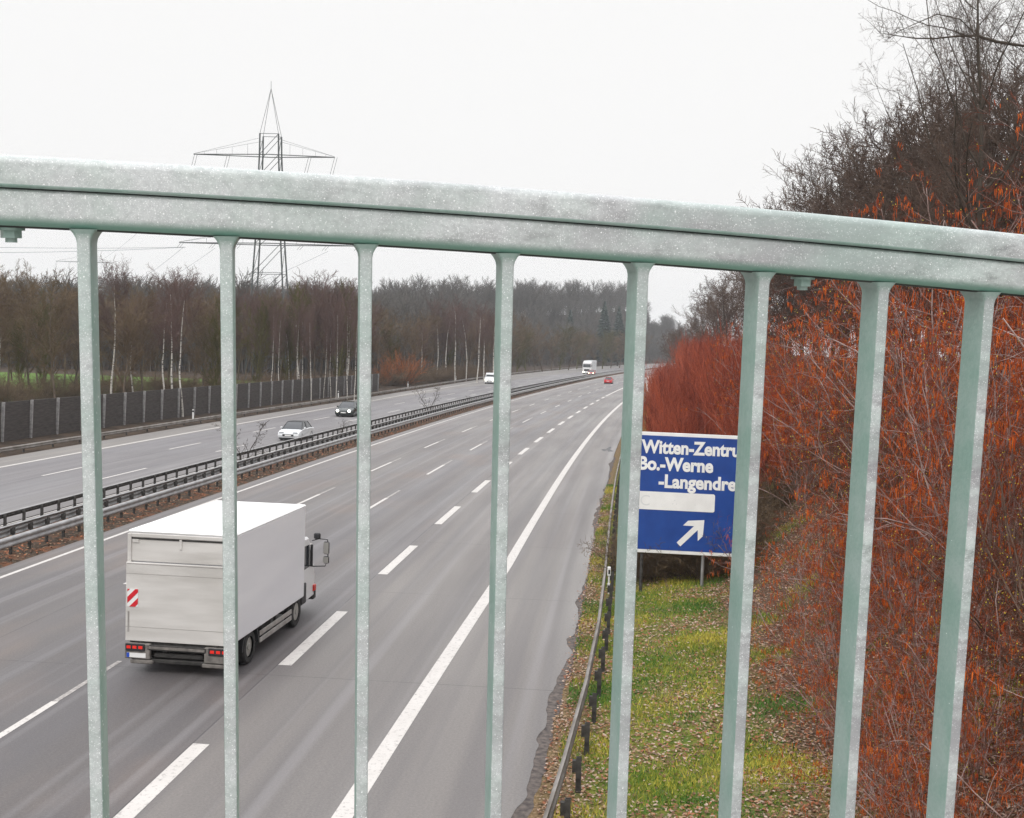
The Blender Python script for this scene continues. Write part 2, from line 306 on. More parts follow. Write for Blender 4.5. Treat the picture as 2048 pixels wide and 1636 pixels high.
# ------------------------------------------------------------------ road alignment: s along, lateral l (right positive)
_s=np.arange(-400,2600,1.0)
def kap(s): s=np.clip(s,-60,620); return .50313e-3-1.76673e-6*s+2.4719e-9*s*s
_th=.0767+np.concatenate([[0],np.cumsum((kap(_s)[1:]+kap(_s)[:-1])/2)]); i0=400; _th=_th-_th[i0]+.0767
_x=np.concatenate([[0],np.cumsum(np.sin((_th[1:]+_th[:-1])/2))]); _y=np.concatenate([[0],np.cumsum(np.cos((_th[1:]+_th[:-1])/2))]); _x-=_x[i0]; _y-=_y[i0]
def WL(s,l):
    s=np.asarray(s,float); l=np.asarray(l,float)
    t=np.interp(s,_s,_th); return np.interp(s,_s,_x)+l*np.cos(t), np.interp(s,_s,_y)-l*np.sin(t)
def SL(x,y):
    d=(_x-x)**2+(_y-y)**2; i=int(np.argmin(d)); dx,dy=x-_x[i],y-_y[i]
    return _s[i]+dx*math.sin(_th[i])+dy*math.cos(_th[i]), dx*math.cos(_th[i])-dy*math.sin(_th[i])
def head(s): return float(np.interp(s,_s,_th))
def ss(x,a,b):
    t=np.clip((np.asarray(x,float)-a)/(b-a),0,1); return t*t*(3-2*t)
def edge_r(s): s=np.asarray(s,float); return np.interp(s,[-60,20,32,190,265,340,3000],[-1.35,-1.3,-.85,-.85,-5.0,-6.2,-6.2])
def edge_l(s): return np.interp(s,[-400,0,160,218,331,469,700,3000],[-39.5,-39.5,-40.6,-42.2,-46.5,-49,-52,-52])
def hz(s,l):
    s=np.asarray(s,float); l=np.asarray(l,float)
    er=edge_r(s)+.6
    r=l-er
    h=.14*np.clip(r-.4,0,4.7)+.78*np.clip(r-5.2,0,9.5)+.02*np.sin(l*2.1+s*.9)*ss(r,.6,2)
    h=np.where(r>0,h,0)
    h=h*(1-.65*ss(s,230,330))
    el=-l+edge_l(s)
    X,Y=WL(s,l); pxa=1024+FPX*X/np.maximum(Y,60)
    KP=[-300,440,740,900,1000,1110,1250,1300,1400,1700]
    Yc=np.interp(pxa,KP,[420,430,450,520,600,690,820,920,940,940]); yt=np.interp(pxa,KP,[618,618,616,600,596,592,590,655,664,664])
    A=CAMH+(694+(pxa-1024)*.0294-yt)*Yc/2350-11.5
    hl=.6*ss(el,4,20)+A*ss((Y-(Yc-130))/130,0,1)*ss(el,3,18)
    h=h+np.where(el>0,hl,0)
    med=(l<-20.9)&(l>-25.2); h=np.where(med,.05,h)
    base=np.where((l<er-.55)&(l>edge_l(s)+.1)&~med,-.04,0)
    return h+base
def grid_strip(name,ss_,lfun,nl,mat_,zfun,kind='structure'):
    """sheet between lateral limits lfun(s)->(l0,l1)"""
    S_=np.asarray(ss_,float); l0,l1=lfun(S_); T=np.linspace(0,1,nl)
    Lm=l0[:,None]+(l1-l0)[:,None]*T; Sm=np.repeat(S_[:,None],nl,1); X,Y=WL(Sm,Lm); Z=zfun(Sm,Lm)
    V=np.stack([X,Y,Z],-1).reshape(-1,3); n=len(S_)
    i,j=np.meshgrid(np.arange(n-1),np.arange(nl-1),indexing='ij'); a=(i*nl+j).ravel(); F=np.stack([a,a+1,a+nl+1,a+nl],1)
    me=mesh_np(name,V,[F],mat_,smooth=True,uv=np.stack([Sm.ravel(),Lm.ravel()],1)); return tag(link(name,me),kind=kind)
# ground sheet
sg=np.concatenate([np.arange(-100,0,20.),np.arange(0,80,1.),np.arange(80,300,4.),np.arange(300,1330,15.)])
lg=np.concatenate([np.arange(-800,-300,50.),np.arange(-300,-60,10.),np.arange(-60,-38,1.),np.arange(-38,-26,3.),[-25.6,-25.25,-25.15,-24,-22,-20.95,-20.85,-20,-15,-10,-8,-7,-6.4,-5.8],np.arange(-5.4,-1.2,.4),np.arange(-1.2,12,.3),np.arange(12,30,2.),np.arange(30,150,20.),np.arange(150,760,60.)])
Sm,Lm=np.meshgrid(sg,lg,indexing='ij'); X,Y=WL(Sm,Lm); Z=hz(Sm,Lm); nl=len(lg)
i,j=np.meshgrid(np.arange(len(sg)-1),np.arange(nl-1),indexing='ij'); a=(i*nl+j).ravel()
tag(link('ground',mesh_np('ground',np.stack([X,Y,Z],-1).reshape(-1,3),[np.stack([a,a+1,a+nl+1,a+nl],1)],M_ground,smooth=True,uv=np.stack([Sm.ravel(),Lm.ravel()],1))),kind='structure')
sr=np.concatenate([np.arange(-100,0,10.),np.arange(0,70,.12),np.arange(70,300,2.),np.arange(300,1300,8.)])
rng=np.random.RandomState(4)
def vn(x,seed,sc):           # 1-D value noise
    r=np.random.RandomState(seed).rand(5000); x=np.asarray(x)/sc+500; i=np.floor(x).astype(int); f=x-i; f=f*f*(3-2*f); return r[i%5000]*(1-f)+r[(i+1)%5000]*f
rag=lambda s:(vn(s,1,2.2)-.5)*.30+(vn(s,2,.8)-.5)*.13+(vn(s,12,.3)-.5)*.05-np.clip(vn(s,3,2.7)-.78,0,1)*1.2
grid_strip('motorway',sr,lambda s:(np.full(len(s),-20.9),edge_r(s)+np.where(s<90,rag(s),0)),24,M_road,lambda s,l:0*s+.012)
grid_strip('crumbled_edge',np.arange(5,90,.12),lambda s:(edge_r(s)-.7,edge_r(s)+.17+.12*(vn(s,7,.8)-.5)+.08*(vn(s,8,.25)-.5)),3,M_crumb,lambda s,l:0*s+.004)
grid_strip('opposite_motorway',sr[sr>-200],lambda s:(edge_l(s),np.full(len(s),-25.2)),12,M_road2,lambda s,l:0*s+.012)
# distant rise of the far lanes is flat; markings
def ribbon(mb_,s0,s1,lf,w_,z=.018,st=1.5):
    n=max(2,int((s1-s0)/st)+1); S_=np.linspace(s0,s1,n); l=lf(S_) if callable(lf) else np.full(n,lf)
    xa,ya=WL(S_,l-w_/2); xb,yb=WL(S_,l+w_/2)
    vs=[(xa[k],ya[k],z) for k in range(n)]+[(xb[k],yb[k],z) for k in range(n)]
    mb_.add(vs,[(k,k+1,n+k+1,n+k) for k in range(n-1)])
def marking(name,m,segs):
    b=MB()
    for g in segs: ribbon(b,*g)
    return tag(b.build(name,m),kind='structure')
marking('median_edge_line',M_paint,[(-50,900,-20.07,.17)])
marking('inner_lane_dashes',M_paint,[(91+18.05*k,97+18.05*k,-15.75,.16) for k in range(-5,24)])
marking('middle_lane_dashes',M_paint,[(72.4+17.97*k,78.6+17.97*k,-12.03,.17) for k in range(-4,24)])
marking('worn_dash_tails',M_paintw,[(97+18.05*k,100.2+18.05*k,-15.75,.12) for k in range(-4,4)]+[(78.6+17.97*k,82+17.97*k,-12.03,.13) for k in range(-4,4)])
marking('exit_block_marking',M_paint,[(28.5+12.0*k,34.6+12.0*k,-7.93,.34) for k in range(-2,15)]+[(206,258,lambda s:-7.93+0*s,.32)])
al=lambda s:np.interp(s,[0,19.5,21.4,38.3,43.5,60,190,262,340,900],[-4.75,-4.31,-4.26,-3.87,-3.78,-3.74,-3.74,-7.9,-8.9,-8.9])
marking('exit_edge_line',M_paint,[(-50,900,al,.36)])
marking('opposite_edge_line',M_paint,[(-50,900,lambda s:edge_l(s)+2.85+np.interp(s,[160,300],[0,-.2]),.26)])
marking('opposite_median_line',M_paint,[(-50,900,-25.6,.15)])
marking('opposite_outer_dashes',M_paint,[(63.7+17.95*k,69.7+17.95*k,-32.76,.18) for k in range(-4,24)])
marking('opposite_inner_dashes',M_paint,[(63.3+17.95*k,69.5+17.95*k,-29.1,.17) for k in range(-4,24)])
M_oil=mat('oil_stain',((.05,.05,.055),(.09,.09,.09)),.5,noise=(3,4))
b=MB(); pts=[]
for k in range(22):
    a=k/22*2*math.pi; rr=.9+.5*math.sin(3*a+1)+.25*math.sin(7*a); x_,y_=WL(96+3.4*math.cos(a)*rr*.6,-1.5+.55*math.sin(a)*rr*.7); pts.append((float(x_),float(y_),.0155))
b.add(pts,[tuple(range(22))]); tag(b.build('road_stain',M_oil),kind='structure')

# ------------------------------------------------------------------ bridge deck and railing
Dn=(R_*(-434)+U_*(-17682)+F_*2350).normalized()          # bars run along this (downwards)
Xr=(R_*12976+U_*(-582)+F_*2350).normalized()             # handrail runs along this
Nr=Xr.cross(Dn).normalized()
if Nr.dot(F_)>0: Nr=-Nr                                   # towards the viewer
P0=Vector((0,0,CAMH))+(R_*((733-1024)/2350)+U_*(-(490-818)/2350)+F_)*1.09
rail=empty('bridge_railing',P0+Dn*1.0)
tag(rail,'pale green weathered steel railing with flat upright bars along the bridge edge, nearest the camera','railing')
CA=Xr.dot(-Dn); Xo=(Xr+Dn*CA).normalized(); SLP=CA/math.sqrt(1-CA*CA); Mr=Matrix(((Xo.x,Nr.x,-Dn.x,P0.x),(Xo.y,Nr.y,-Dn.y,P0.y),(Xo.z,Nr.z,-Dn.z,P0.z),(0,0,0,1)))
rail.matrix_world=Mr                                      # local x along rail, y towards viewer, z up the bars
bow=lambda u:(-.0065*((u-.17)/.5)**2+.006 if -.5<u<.85 else (-.0057-.002*(abs(u-.17)-.67)))+SLP*u
us=np.linspace(-4.0,4.6,131)
def railprof(prof,mats,name,faces_front):
    n=len(prof); vs=[]
    for u in us:
        for (y,z) in prof: vs.append((u,y,z+bow(u)))
    b=MB(); n_=len(us)
    for i in range(n_-1):
        for k in range(n):
            q=(i*n+k,i*n+(k+1)%n,(i+1)*n+(k+1)%n,(i+1)*n+k); 
            b.F.append(q); b.m.append(0 if k in faces_front else 1)
    b.V=vs; b.F+=[tuple(range(n)),tuple(range((n_-1)*n,n_*n))[::-1]]; b.m+=[1,1]
    return b.build(name,mats,rail,smooth=True,ang=40)
def rr_prof(y0,y1,z0,z1,r,n=4,rb=None):
    P=[]; rb=rb or r
    for cx,cy,a0,r in ((y1-r,z1-r,0,r),(y0+r,z1-r,90,r),(y0+rb,z0+rb,180,rb),(y1-rb,z0+rb,270,rb)):
        for k in range(n+1): a=R(a0+90*k/n); P.append((cx+r*math.cos(a),cy+r*math.sin(a)))
    return P
pr=rr_prof(-.042,.004,.0288,.0570,.0075,5,.003); 
front=lambda P:[k for k in range(len(P)) if (P[k][0]+P[(k+1)%len(P)][0])/2>-.004 and (P[k][1]+P[(k+1)%len(P)][1])/2>min(p[1] for p in P)+.004]
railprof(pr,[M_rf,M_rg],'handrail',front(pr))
pr=rr_prof(-.046,0,-.006,.0280,.0045,6,.0125)
tr_=railprof(pr,[M_rf,M_rg,M_shade],'top_rail',[k for k in range(len(pr)) if (pr[k][0]+pr[(k+1)%len(pr)][0])/2>-.009])
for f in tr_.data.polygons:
    if f.normal.z<-.8: f.material_index=2  # downward faces get the painted shade
g=[(-.036,.0270),(-.003,.0270),(-.003,.0300),(-.036,.0300)]; railprof(g,[M_black,M_black],'joint_strip',[])
pr=rr_prof(-.046,0,-1.08,-1.045,.008); railprof(pr,[M_rf,M_rg],'bottom_rail',[])
ub=[-.2515,-.127,0,.1345,.268,.393,.521,.6385]
ub=[-.249-.124*k for k in range(29,0,-1)]+ub+[.6385+.122*k for k in range(1,32)]
def bar_mesh():
    b=MB(); w2=.0058; d=.039; y1=-.004
    P=rr_prof(-w2,w2,y1-d,y1,.0022,3)
    zs=[(-1.05,1,0),(-.040,1,0),(-.013,1.0,0),(-.0085,1.15,.001),(-.0045,1.5,.002),(-.0005,2.05,.003)]
    rings=[]
    for z,s,o in zs: rings.append([(x*s,(y-(y1-d/2))*(1+(s-1)*.15)+(y1-d/2),z) for x,y in P])
    rings=rings[::-1]; b.loft(rings)
    me=b.mesh('baluster',[M_rg,M_rf],True,45)
    mi=[]
    for f in me.polygons: mi.append(1 if f.center.y>y1-.0028 and f.normal.y>.55 and f.center.z<-.003 else 0)
    me.polygons.foreach_set('material_index',mi); return me
bm_=bar_mesh(); rnd=random.Random(3)
for u in ub:
    o=link('baluster',bm_,rail,(u,rnd.uniform(-.0005,.0005),bow(u)-.004)); o.rotation_euler=(0,rnd.uniform(-.0015,.0015),0)
def bolt_mesh():
    b=MB(); b.cyl((0,0,-.0012),.012,.0024,n=18); b.cyl((0,0,-.0058),.0092,.007,n=6); b.cyl((0,0,-.0112),.0052,.004,n=12); return b.mesh('bolt',M_rg,True)
bo=bolt_mesh()
for u in (-.3165,.4405,1.2,-1.07): link('bolt',bo,rail,(u,-.022,bow(u)-.006))
# deck under the viewer
b=MB(); zc=-1.12
Q=[(-30,0),(30,0)]
o=MB(); o.box(-30,30,-.10,8,-1.15,-1.10,0,0); 
deck=empty('bridge_deck',(0,0,0)); deck.matrix_world=Mr
b=MB(); b.box(-40,40,-.13,9,-2.1,-1.11); d=b.build('bridge_deck',M_conc); d.matrix_world=Mr; tag(d,kind='structure'); bpy.data.objects.remove(deck)
pm=MB()
pm.box(-.03,.03,-.03,.0,-1.11,-.002,0,.003)
for u in (-3.95,-1.56,2.28,4.5): o=link('railing_post',pm.mesh('railing_post',M_rg),rail,(u,-.008,0))

# ------------------------------------------------------------------ guard rails
def sweep(name,prof,s0,s1,l,mat_,parent,st=2.0,z0=0,closed=False):
    n=max(2,int((s1-s0)/st)+1); S_=np.linspace(s0,s1,n); lf=l(S_) if callable(l) else np.full(n,float(l))
    zz=z0(S_) if callable(z0) else np.full(n,float(z0)); k=len(prof); V=[]
    for (a,z) in prof: x,y=WL(S_,lf+a); V.append(np.stack([x,y,zz+z],1))
    V=np.stack(V,1).reshape(-1,3); i,j=np.meshgrid(np.arange(n-1),np.arange(k if closed else k-1),indexing='ij'); a=(i*k+j).ravel(); b_=(i*k+(j+1)%k).ravel()
    return link(name,mesh_np(name,V,[np.stack([a,b_,b_+k,a+k],1)],mat_,smooth=False),parent)
def wprof(sgn,th=.005,kz=1.0):     # W beam, face towards sgn
    f=[(0,.0),(.03,.015),(.075,.05),(.075,.105),(.03,.14),(.03,.17),(.075,.205),(.075,.26),(.03,.295),(0,.31)]
    o_=[(sgn*a*kz,z*kz+.44-(kz-1)*.22) for a,z in f]; i_=[(sgn*(a*kz-th*2),z*kz+.44-(kz-1)*.22) for a,z in f[::-1]]; return o_+i_
def posts(parent,s0,s1,step,l,pm_,nmax=100,z0=0,name='post'):
    S_=np.arange(s0,s1,step); me=pm_
    near=S_[:nmax]; lf=(lambda s:l(s)) if callable(l) else (lambda s:l)
    for s in near:
        x,y=WL(s,lf(s)); o=link(name,me,parent,(float(x),float(y),float(z0(s)) if callable(z0) else z0)); o.rotation_euler=(0,0,-head(s))
    rest=S_[nmax:]
    if len(rest):
        V0=np.array([v.co for v in me.vertices]); Fs=[list(p.vertices) for p in me.polygons]; V=[];F=[]
        for s in rest:
            x,y=WL(s,lf(s)); c,sn=math.cos(-head(s)),math.sin(-head(s)); n=len(V)*len(V0)
            V.append(np.stack([V0[:,0]*c-V0[:,1]*sn+float(x),V0[:,0]*sn+V0[:,1]*c+float(y),V0[:,2]+(float(z0(s)) if callable(z0) else z0)],1)); F+=[[i+n for i in f] for f in Fs]
        mm=bpy.data.meshes.new(name); mm.from_pydata(np.concatenate(V).tolist(),[],F); mm.materials.append(me.materials[0]); o=link(name+'_row',mm,parent); o['kind']='stuff'
def post_mesh(h,w_=.06,blk=0,name='post',m=None):
    b=MB(); t=.006                                    # sigma post
    b.box(-.05,.05,-w_/2,-w_/2+.012,-.1,h); b.box(-.05,.05,w_/2-.012,w_/2,-.1,h); b.box(-.05,-.035,-w_/2+.012,w_/2-.012,-.1,h)
    if blk: b.box(*sorted((0.05*(1 if blk>0 else -1),blk)),-.05,.05,h-.28,h-.06)
    return b.mesh(name,m or M_galvd)
g1=empty('median_guard_rail',(*map(float,WL(40,-21.6)),0)); tag(g1,'grey corrugated steel guard rail on dark posts along the median beside the near carriageway','guard rail')
def at0(o):     # parts carry world coordinates, so cancel the empty's location
    for c in o.children: c.location=Vector(c.location)-o.location
sweep('beam',wprof(1,.005,1.3),15,520,-21.62,M_galv,g1,closed=True)
posts(g1,18,330,1.333,-21.78,post_mesh(.72,.07,.16)); at0(g1)
g2=empty('median_guard_rail',(*map(float,WL(40,-22.9)),0)); tag(g2,'second grey guard rail of the median, rear rail behind the near one','guard rail')
sweep('beam',wprof(-1,.005,1.15),15,520,-22.85,M_galv,g2,closed=True)
sweep('top_edge',[(.02,.76),(-.12,.76),(-.12,.80),(.02,.80)],15,520,-22.8,M_galv,g2,closed=True)
posts(g2,18.6,330,1.333,-22.72,post_mesh(.72,.06,-.12)); at0(g2)
g3=empty('ladder_guard_rail',(*map(float,WL(40,-24.4)),0)); tag(g3,'dark ladder like guard rail with open bays along the far side of the median','guard rail')
sweep('upper_beam',[(-.04,.66),(.04,.66),(.04,.82),(-.04,.82)],15,520,-24.45,M_galvd,g3,closed=True)
sweep('lower_beam',[(-.04,.16),(.04,.16),(.04,.30),(-.04,.30)],15,520,-24.40,M_galvd,g3,closed=True)
sweep('middle_rod',[(-.02,.40),(.02,.40),(.02,.43),(-.02,.43)],15,520,-24.40,M_galvd,g3,closed=True)
sweep('cap_edge',[(-.07,.823),(.07,.823),(.07,.855),(-.07,.855)],15,520,-24.45,M_galv,g3,closed=True)
pp=MB(); pp.box(-.05,.05,-.05,.05,-.05,.81,0,.006); posts(g3,18.2,330,1.48,-24.33,pp.mesh('post',M_galvd)); at0(g3)
g4=empty('outer_guard_rail',(*map(float,WL(70,-40.1)),0)); tag(g4,'low brown grey guard rail in front of the dark noise wall across the motorway','guard rail')
ll=lambda s:edge_l(s)-.55
sweep('beam',[(a,z-.2) for a,z in wprof(1)],30,520,ll,M_rust,g4,closed=True); posts(g4,32,330,4,lambda s:float(edge_l(s))-.72,post_mesh(.52,.07,.12)); at0(g4)
g5=empty('verge_guard_rail',(*map(float,WL(30,-.2)),0)); tag(g5,'guard rail with thin rusty top edge curving along the grass verge on the right','guard rail')
lr=lambda s:np.interp(s,[0,18.5,20.8,26,32,40,68,190,260],[-2.2,-.72,-.57,-.3,-.12,-.06,-.14,-.14,-4.2])
sweep('beam',wprof(-1),12,260,lr,M_rust,g5,closed=True,st=1); posts(g5,13.2,200,2.03,lambda s:float(lr(s))+.22,post_mesh(.66,.08,-.12)); at0(g5)
# ------------------------------------------------------------------ noise wall
nw=empty('noise_wall',(*map(float,WL(120,-46)),0)); tag(nw,'long dark brown noise wall with pale upright posts behind the opposite carriageway','noise wall')
Sp=np.arange(38,195,4.0); WLt=lambda s:-45.9+0*s; WH=2.95
k=0
pn=MB(); Z0=-.3
for zi in range(3):
    z0_=-.3+zi*1.09; pn.box(-1.94,1.94,-.06,.06,z0_,z0_+1.075,0,.012)
pnm=pn.mesh('panel',M_wall); pst=MB(); pst.box(-.07,.07,-.11,.11,-.4,WH+.03,0,.01); pstm=pst.mesh('wall_post',M_post)
for i_,s in enumerate(Sp[:-1]):
    x,y=WL(s+2,-45.9); o=link('panel',pnm,nw,(float(x)-nw.location.x,float(y)-nw.location.y,0)); o.rotation_euler=(0,0,math.pi/2-head(s+2)); 
for s in Sp:
    x,y=WL(s,-45.82); o=link('wall_post',pstm,nw,(float(x)-nw.location.x,float(y)-nw.location.y,0)); o.rotation_euler=(0.02,0.03,math.pi/2-head(s))
# delineator posts
def delin():
    b=MB(); b.prism([(-.06,-.05),(.06,-.05),(.03,.06),(-.03,.06)],0,1.0,'z',0); b.prism([(-.061,-.051),(.061,-.051),(.031,.061),(-.031,.061)],.72,.9,'z',1); return b.mesh('delineator',[M_white,M_black])
dm=delin()
for s,l,nm in ((107.7,-41.6,'before the noise wall, between bars two and three'),(159.2,-42.2,'in front of the noise wall near the black car'),(207.6,-43.9,'beside the orange bush across the motorway'),(254.5,-44.9,'on the opposite verge behind the white van')):
    x,y=WL(s,l); o=tag(link('delineator_post',dm,None,(float(x),float(y),.35)),'white marker post '+nm,'marker post','marker posts across the motorway'); o.scale=(1.3,1.3,.95)
x,y=WL(38.1,.05); b=MB(); b.box(-.05,.05,-.07,.07,.5,.78,0,.01); b.box(-.025,.025,-.03,.03,.22,.5,0); b.box(-.05,.05,-.06,.06,.1,.24,0,.01); b.box(-.02,.02,-.02,.02,-.1,.1,0); b.box(-.03,.03,-.075,-.071,.56,.70,1)
tag(b.build('marker_post',[M_white,M_black],loc=(float(x),float(y),.32)),'small white reflector post fixed at the guard rail on the right verge','marker post')
# ------------------------------------------------------------------ exit sign
def text_mesh(txt,size,off=.0,ext=.006,space=1.0):
    cu=bpy.data.curves.new('t','FONT'); cu.body=txt; cu.size=size; cu.offset=off; cu.extrude=ext; cu.space_character=space; cu.resolution_u=4
    o=bpy.data.objects.new('t',cu); C.objects.link(o); dg=bpy.context.evaluated_depsgraph_get(); me=bpy.data.meshes.new_from_object(o.evaluated_get(dg)); bpy.data.objects.remove(o); return me
SX,SY=4.17,38.72
sg_=empty('exit_sign',(SX,SY,0),-.02); tag(sg_,'large blue motorway exit sign with white town names and arrow on two posts','sign')
sg_.rotation_euler=(-.072+.0,.012,-.06)
# sign local: x right, z up, face towards -y
SW,SH,SZ=4.00,4.02,1.47
b=MB(); b.box(-.06,SW-.06,0,.05,SZ,SZ+SH,0,.01); b.build('sign_panel',M_swhite,sg_)
b=MB(); b.box(-.06+.06,SW-.12,-.006,-.001,SZ+.115,SZ+SH-.115); b.build('blue_field',M_sblue,sg_)
def put_text(txt,x,z,wd,size,off):
    me=text_mesh(txt,size,off); xs=[v.co.x for v in me.vertices]; x0,x1=min(xs),max(xs); k=wd/(x1-x0)
    for v in me.vertices: v.co=Vector(((v.co.x-x0)*k+x,-.008-v.co.z-.004,v.co.y+z))
    me.materials.clear(); me.materials.append(M_swhite); o=link('lettering',me,sg_); o['label']='white words '+txt; return o
put_text('Witten-Zentrum',.10,SZ+SH-.69,3.66,.60,.022)
put_text('Bo.-Werne',.04,SZ+SH-1.25,2.46,.60,.024)
put_text('-Langendreer',.72,SZ+SH-1.82,3.08,.60,.022)
b=MB(); P=rr_prof(.05,2.60,SZ+SH-2.58,SZ+SH-1.98,.06); b.prism(P,-.014,-.007,'y'); pl=b.build('cover_plate',M_swhite,sg_)
me=text_mesh('C',.5,0,.001); 
for v in me.vertices: v.co=Vector((v.co.x+.12,-.0145-v.co.z*.2,v.co.y+SZ+SH-2.45))
me.materials.clear(); me.materials.append(M_sgrey); link('ghost_letter',me,pl)
b=MB()
for dx_,dz_ in ((1.28,-2.24),(1.22,-2.36),(1.34,-2.36),(1.95,-2.36)): b.cyl((dx_,-.0145,SZ+SH+dz_),.018,.002,'y',8)
b.build('rivet_marks',M_sgrey,pl)
ar=[(-.78,-.10),(.12,-.10),(-.16,-.40),(.10,-.40),(.56,0),(.10,.40),(-.16,.40),(.12,.10),(-.78,.10)]
c_,s_=math.cos(R(46)),math.sin(R(46)); ar=[(1.94+(a*c_-b_*s_)*.88,SZ+SH-3.20+(a*s_+b_*c_)*.88) for a,b_ in ar]
b=MB(); b.prism(ar,-.013,-.007,'y'); b.build('arrow',M_swhite,sg_)
for xx,zz in ((.28,-.6),(2.3,-.15),(3.7,.1)):
    b=MB(); b.cyl((xx,.12,(SZ+SH-.2+zz)/2),.055,SZ+SH-.2-zz,n=12); b.build('post',M_galvd if xx<1 else M_galv,sg_,smooth=True)
for zz in (.6,2.0,3.4): 
    b=MB(); b.box(.0,SW-.15,.052,.09,SZ+zz,SZ+zz+.07); b.build('stiffener',M_galv,sg_)
# small distant sign behind the curve
x,y=WL(200,-.15); bs=empty('distance_sign',(float(x),float(y),0)); tag(bs,'small far white sign with blue mark beside the motorway at the red bushes','sign')
b=MB(); b.box(-.62,.62,0,.05,1.3,3.9,0,.02); b.build('sign_panel',M_swhite,bs); b=MB(); b.prism([(.18,1.5),(.5,1.5),(.5,2.5),(.34,2.75),(.18,2.5)],-.01,-.002); b.build('blue_mark',M_sblue,bs)
b=MB(); b.cyl((0,.1,1.9),.05,3.9); b.build('post',M_galv,bs)
# ------------------------------------------------------------------ pylons and lines
M_pyl=mat('pylon_steel',(.10,.11,.11),.6,metal=.3)
def pylon_meshes():
    body=MB(); H=54.5
    def wdt(z): return np.interp(z,[0,25.9,42.2,46,54.5],[3.9,2.35,1.75,1.7,.05])
    lv=[0,5,10,15,20.5,25.9,30,34,38.2,42.2,46.0]
    for sx_,sy_ in ((1,1),(1,-1),(-1,1),(-1,-1)): body.tube([(sx_*wdt(z),sy_*wdt(z),z) for z in lv],.15,4); body.tube([(sx_*wdt(46),sy_*wdt(46),46),(0,0,H)],.04,4)
    for k in range(len(lv)-1):
        a,c=wdt(lv[k]),wdt(lv[k+1])
        for q in (-1,1):
            body.tube([(-a,q*a,lv[k]),(c,q*c,lv[k+1])],.065,3); body.tube([(q*a,-a,lv[k]),(q*c,c,lv[k+1])],.065,3)
            body.tube([(-c,q*c,lv[k+1]),(c,q*c,lv[k+1])],.06,3)
    body.tube([(0,0,H),(0,0,H+1.4)],.05,3)
    arms=[]
    for z,hw,ht in ((42.2,13.0,2.9),(25.9,16.6,2.8)):
        b=MB()
        for q in (-1.09,.91) if z>40 else (-1.01,.99):
            for yy in (-1,1): b.tube([(0,yy*wdt(z),z),(q*hw,0,z)],.085,4); b.tube([(q*wdt(z),yy*wdt(z),z+ht),(q*hw,0,z+.1)],.028,3)
            for t_ in (.3,.5,.7,.86): b.tube([(q*hw*t_,0,z),(q*hw*t_,0,z+ht*(1-t_)*1.02)],.025,3)
        arms.append(b.mesh('cross_arm',M_pyl))
    ins=[]
    b=MB(); 
    return body.mesh('lattice_body',M_pyl),arms
pbm,parm=pylon_meshes()
im=MB(); im.tube([(0,0,0),(-.9,.3,-3.4)],.035,4); im.tube([(.5,0,0),(-.4,.3,-3.4)],.035,4); im=im.mesh('insulator',M_pyl)
def pylon(X,Y,z,rz,label,lean=0):
    p=empty('electricity_pylon',(X,Y,z),rz); p.rotation_euler=(0,lean,rz); tag(p,label,'pylon'); link('lattice_body',pbm,p)
    for a in parm: link('cross_arm',a,p)
    for z_,xs in ((42.2,(-14,-8,7,11.8)),(25.9,(-16.4,-10.5,-5.8,5.8,10.5,16.4))):
        for x_ in xs: o=link('insulator',im,p,(x_,0,z_)); o.scale=(1,1,1 if z_>40 else .28)
    return p
pylon(-45.6,220,0,R(2),'tall grey lattice electricity pylon rising behind the birch trees',-.012)
pylon(-203,558,0,R(4),'second lattice electricity pylon far away, mostly hidden behind the first railing bar')
M_wire=mat('wire',(.16,.17,.2),.5)
def wire(p,q,sag,label):
    b=MB(); P=[]
    for k in range(25): t_=k/24; v=Vector(p).lerp(Vector(q),t_); v.z-=sag*4*t_*(1-t_); P.append(v)
    b.tube(P,.035,3); tag(b.build('power_line',M_wire),label,'power line','wires between the pylons')
for i_,(dx_,z_,nm) in enumerate(((-16.4,24.9,'left end of the lower cross arm'),(-10.5,24.9,'middle of the lower left cross arm'),(-14,38.8,'left end of the upper cross arm'),(10.5,24.9,'right side of the lower cross arm'))):
    wire((-45.6+dx_,220,z_),(-203+dx_,558,z_),7,'thin distant wire from '+nm)
for i_,(z_,zz,nm) in enumerate(((24.9,26,'lower'),(24.9,24.2,'lowest'),(38.8,41,'upper'))):
    wire((-45.6-16,220,z_),(-190,170,zz),3+i_*.7,'%s thin wire from nearer pylon to the left picture edge'%nm)

# ------------------------------------------------------------------ vehicles
def wheel(parent,x,y,r,w_,sgn,rim=.6,m=M_alu):
    b=MB(); P=[(r*.62,-w_/2),(r*.93,-w_/2),(r,-w_/2+.04),(r,w_/2-.04),(r*.93,w_/2),(r*.62,w_/2)]; n=22; rings=[]
    for (rr,t_) in P: rings.append([(t_,rr*math.cos(2*math.pi*k/n),rr*math.sin(2*math.pi*k/n)) for k in range(n)])
    b.loft(rings,cap=False); b.cyl((0,0,0),r*.62,w_*.5,'x',n)
    t=b.build('wheel',M_tyre,parent,True,(x,y,r))
    b=MB(); b.cyl((sgn*w_*.36,0,0),r*.58,.03,'x',18); b.cyl((sgn*w_*.40,0,0),r*.2,.06,'x',12); b.build('rim',m,t,True)
def place(name,s,l,label,cat,yaw=0,opp=False,sc=1):
    x,y=WL(s,l); o=empty(name,(float(x),float(y),.014),-head(s)-yaw+(math.pi if opp else 0)); o.scale=(sc,sc,sc); return tag(o,label,cat)
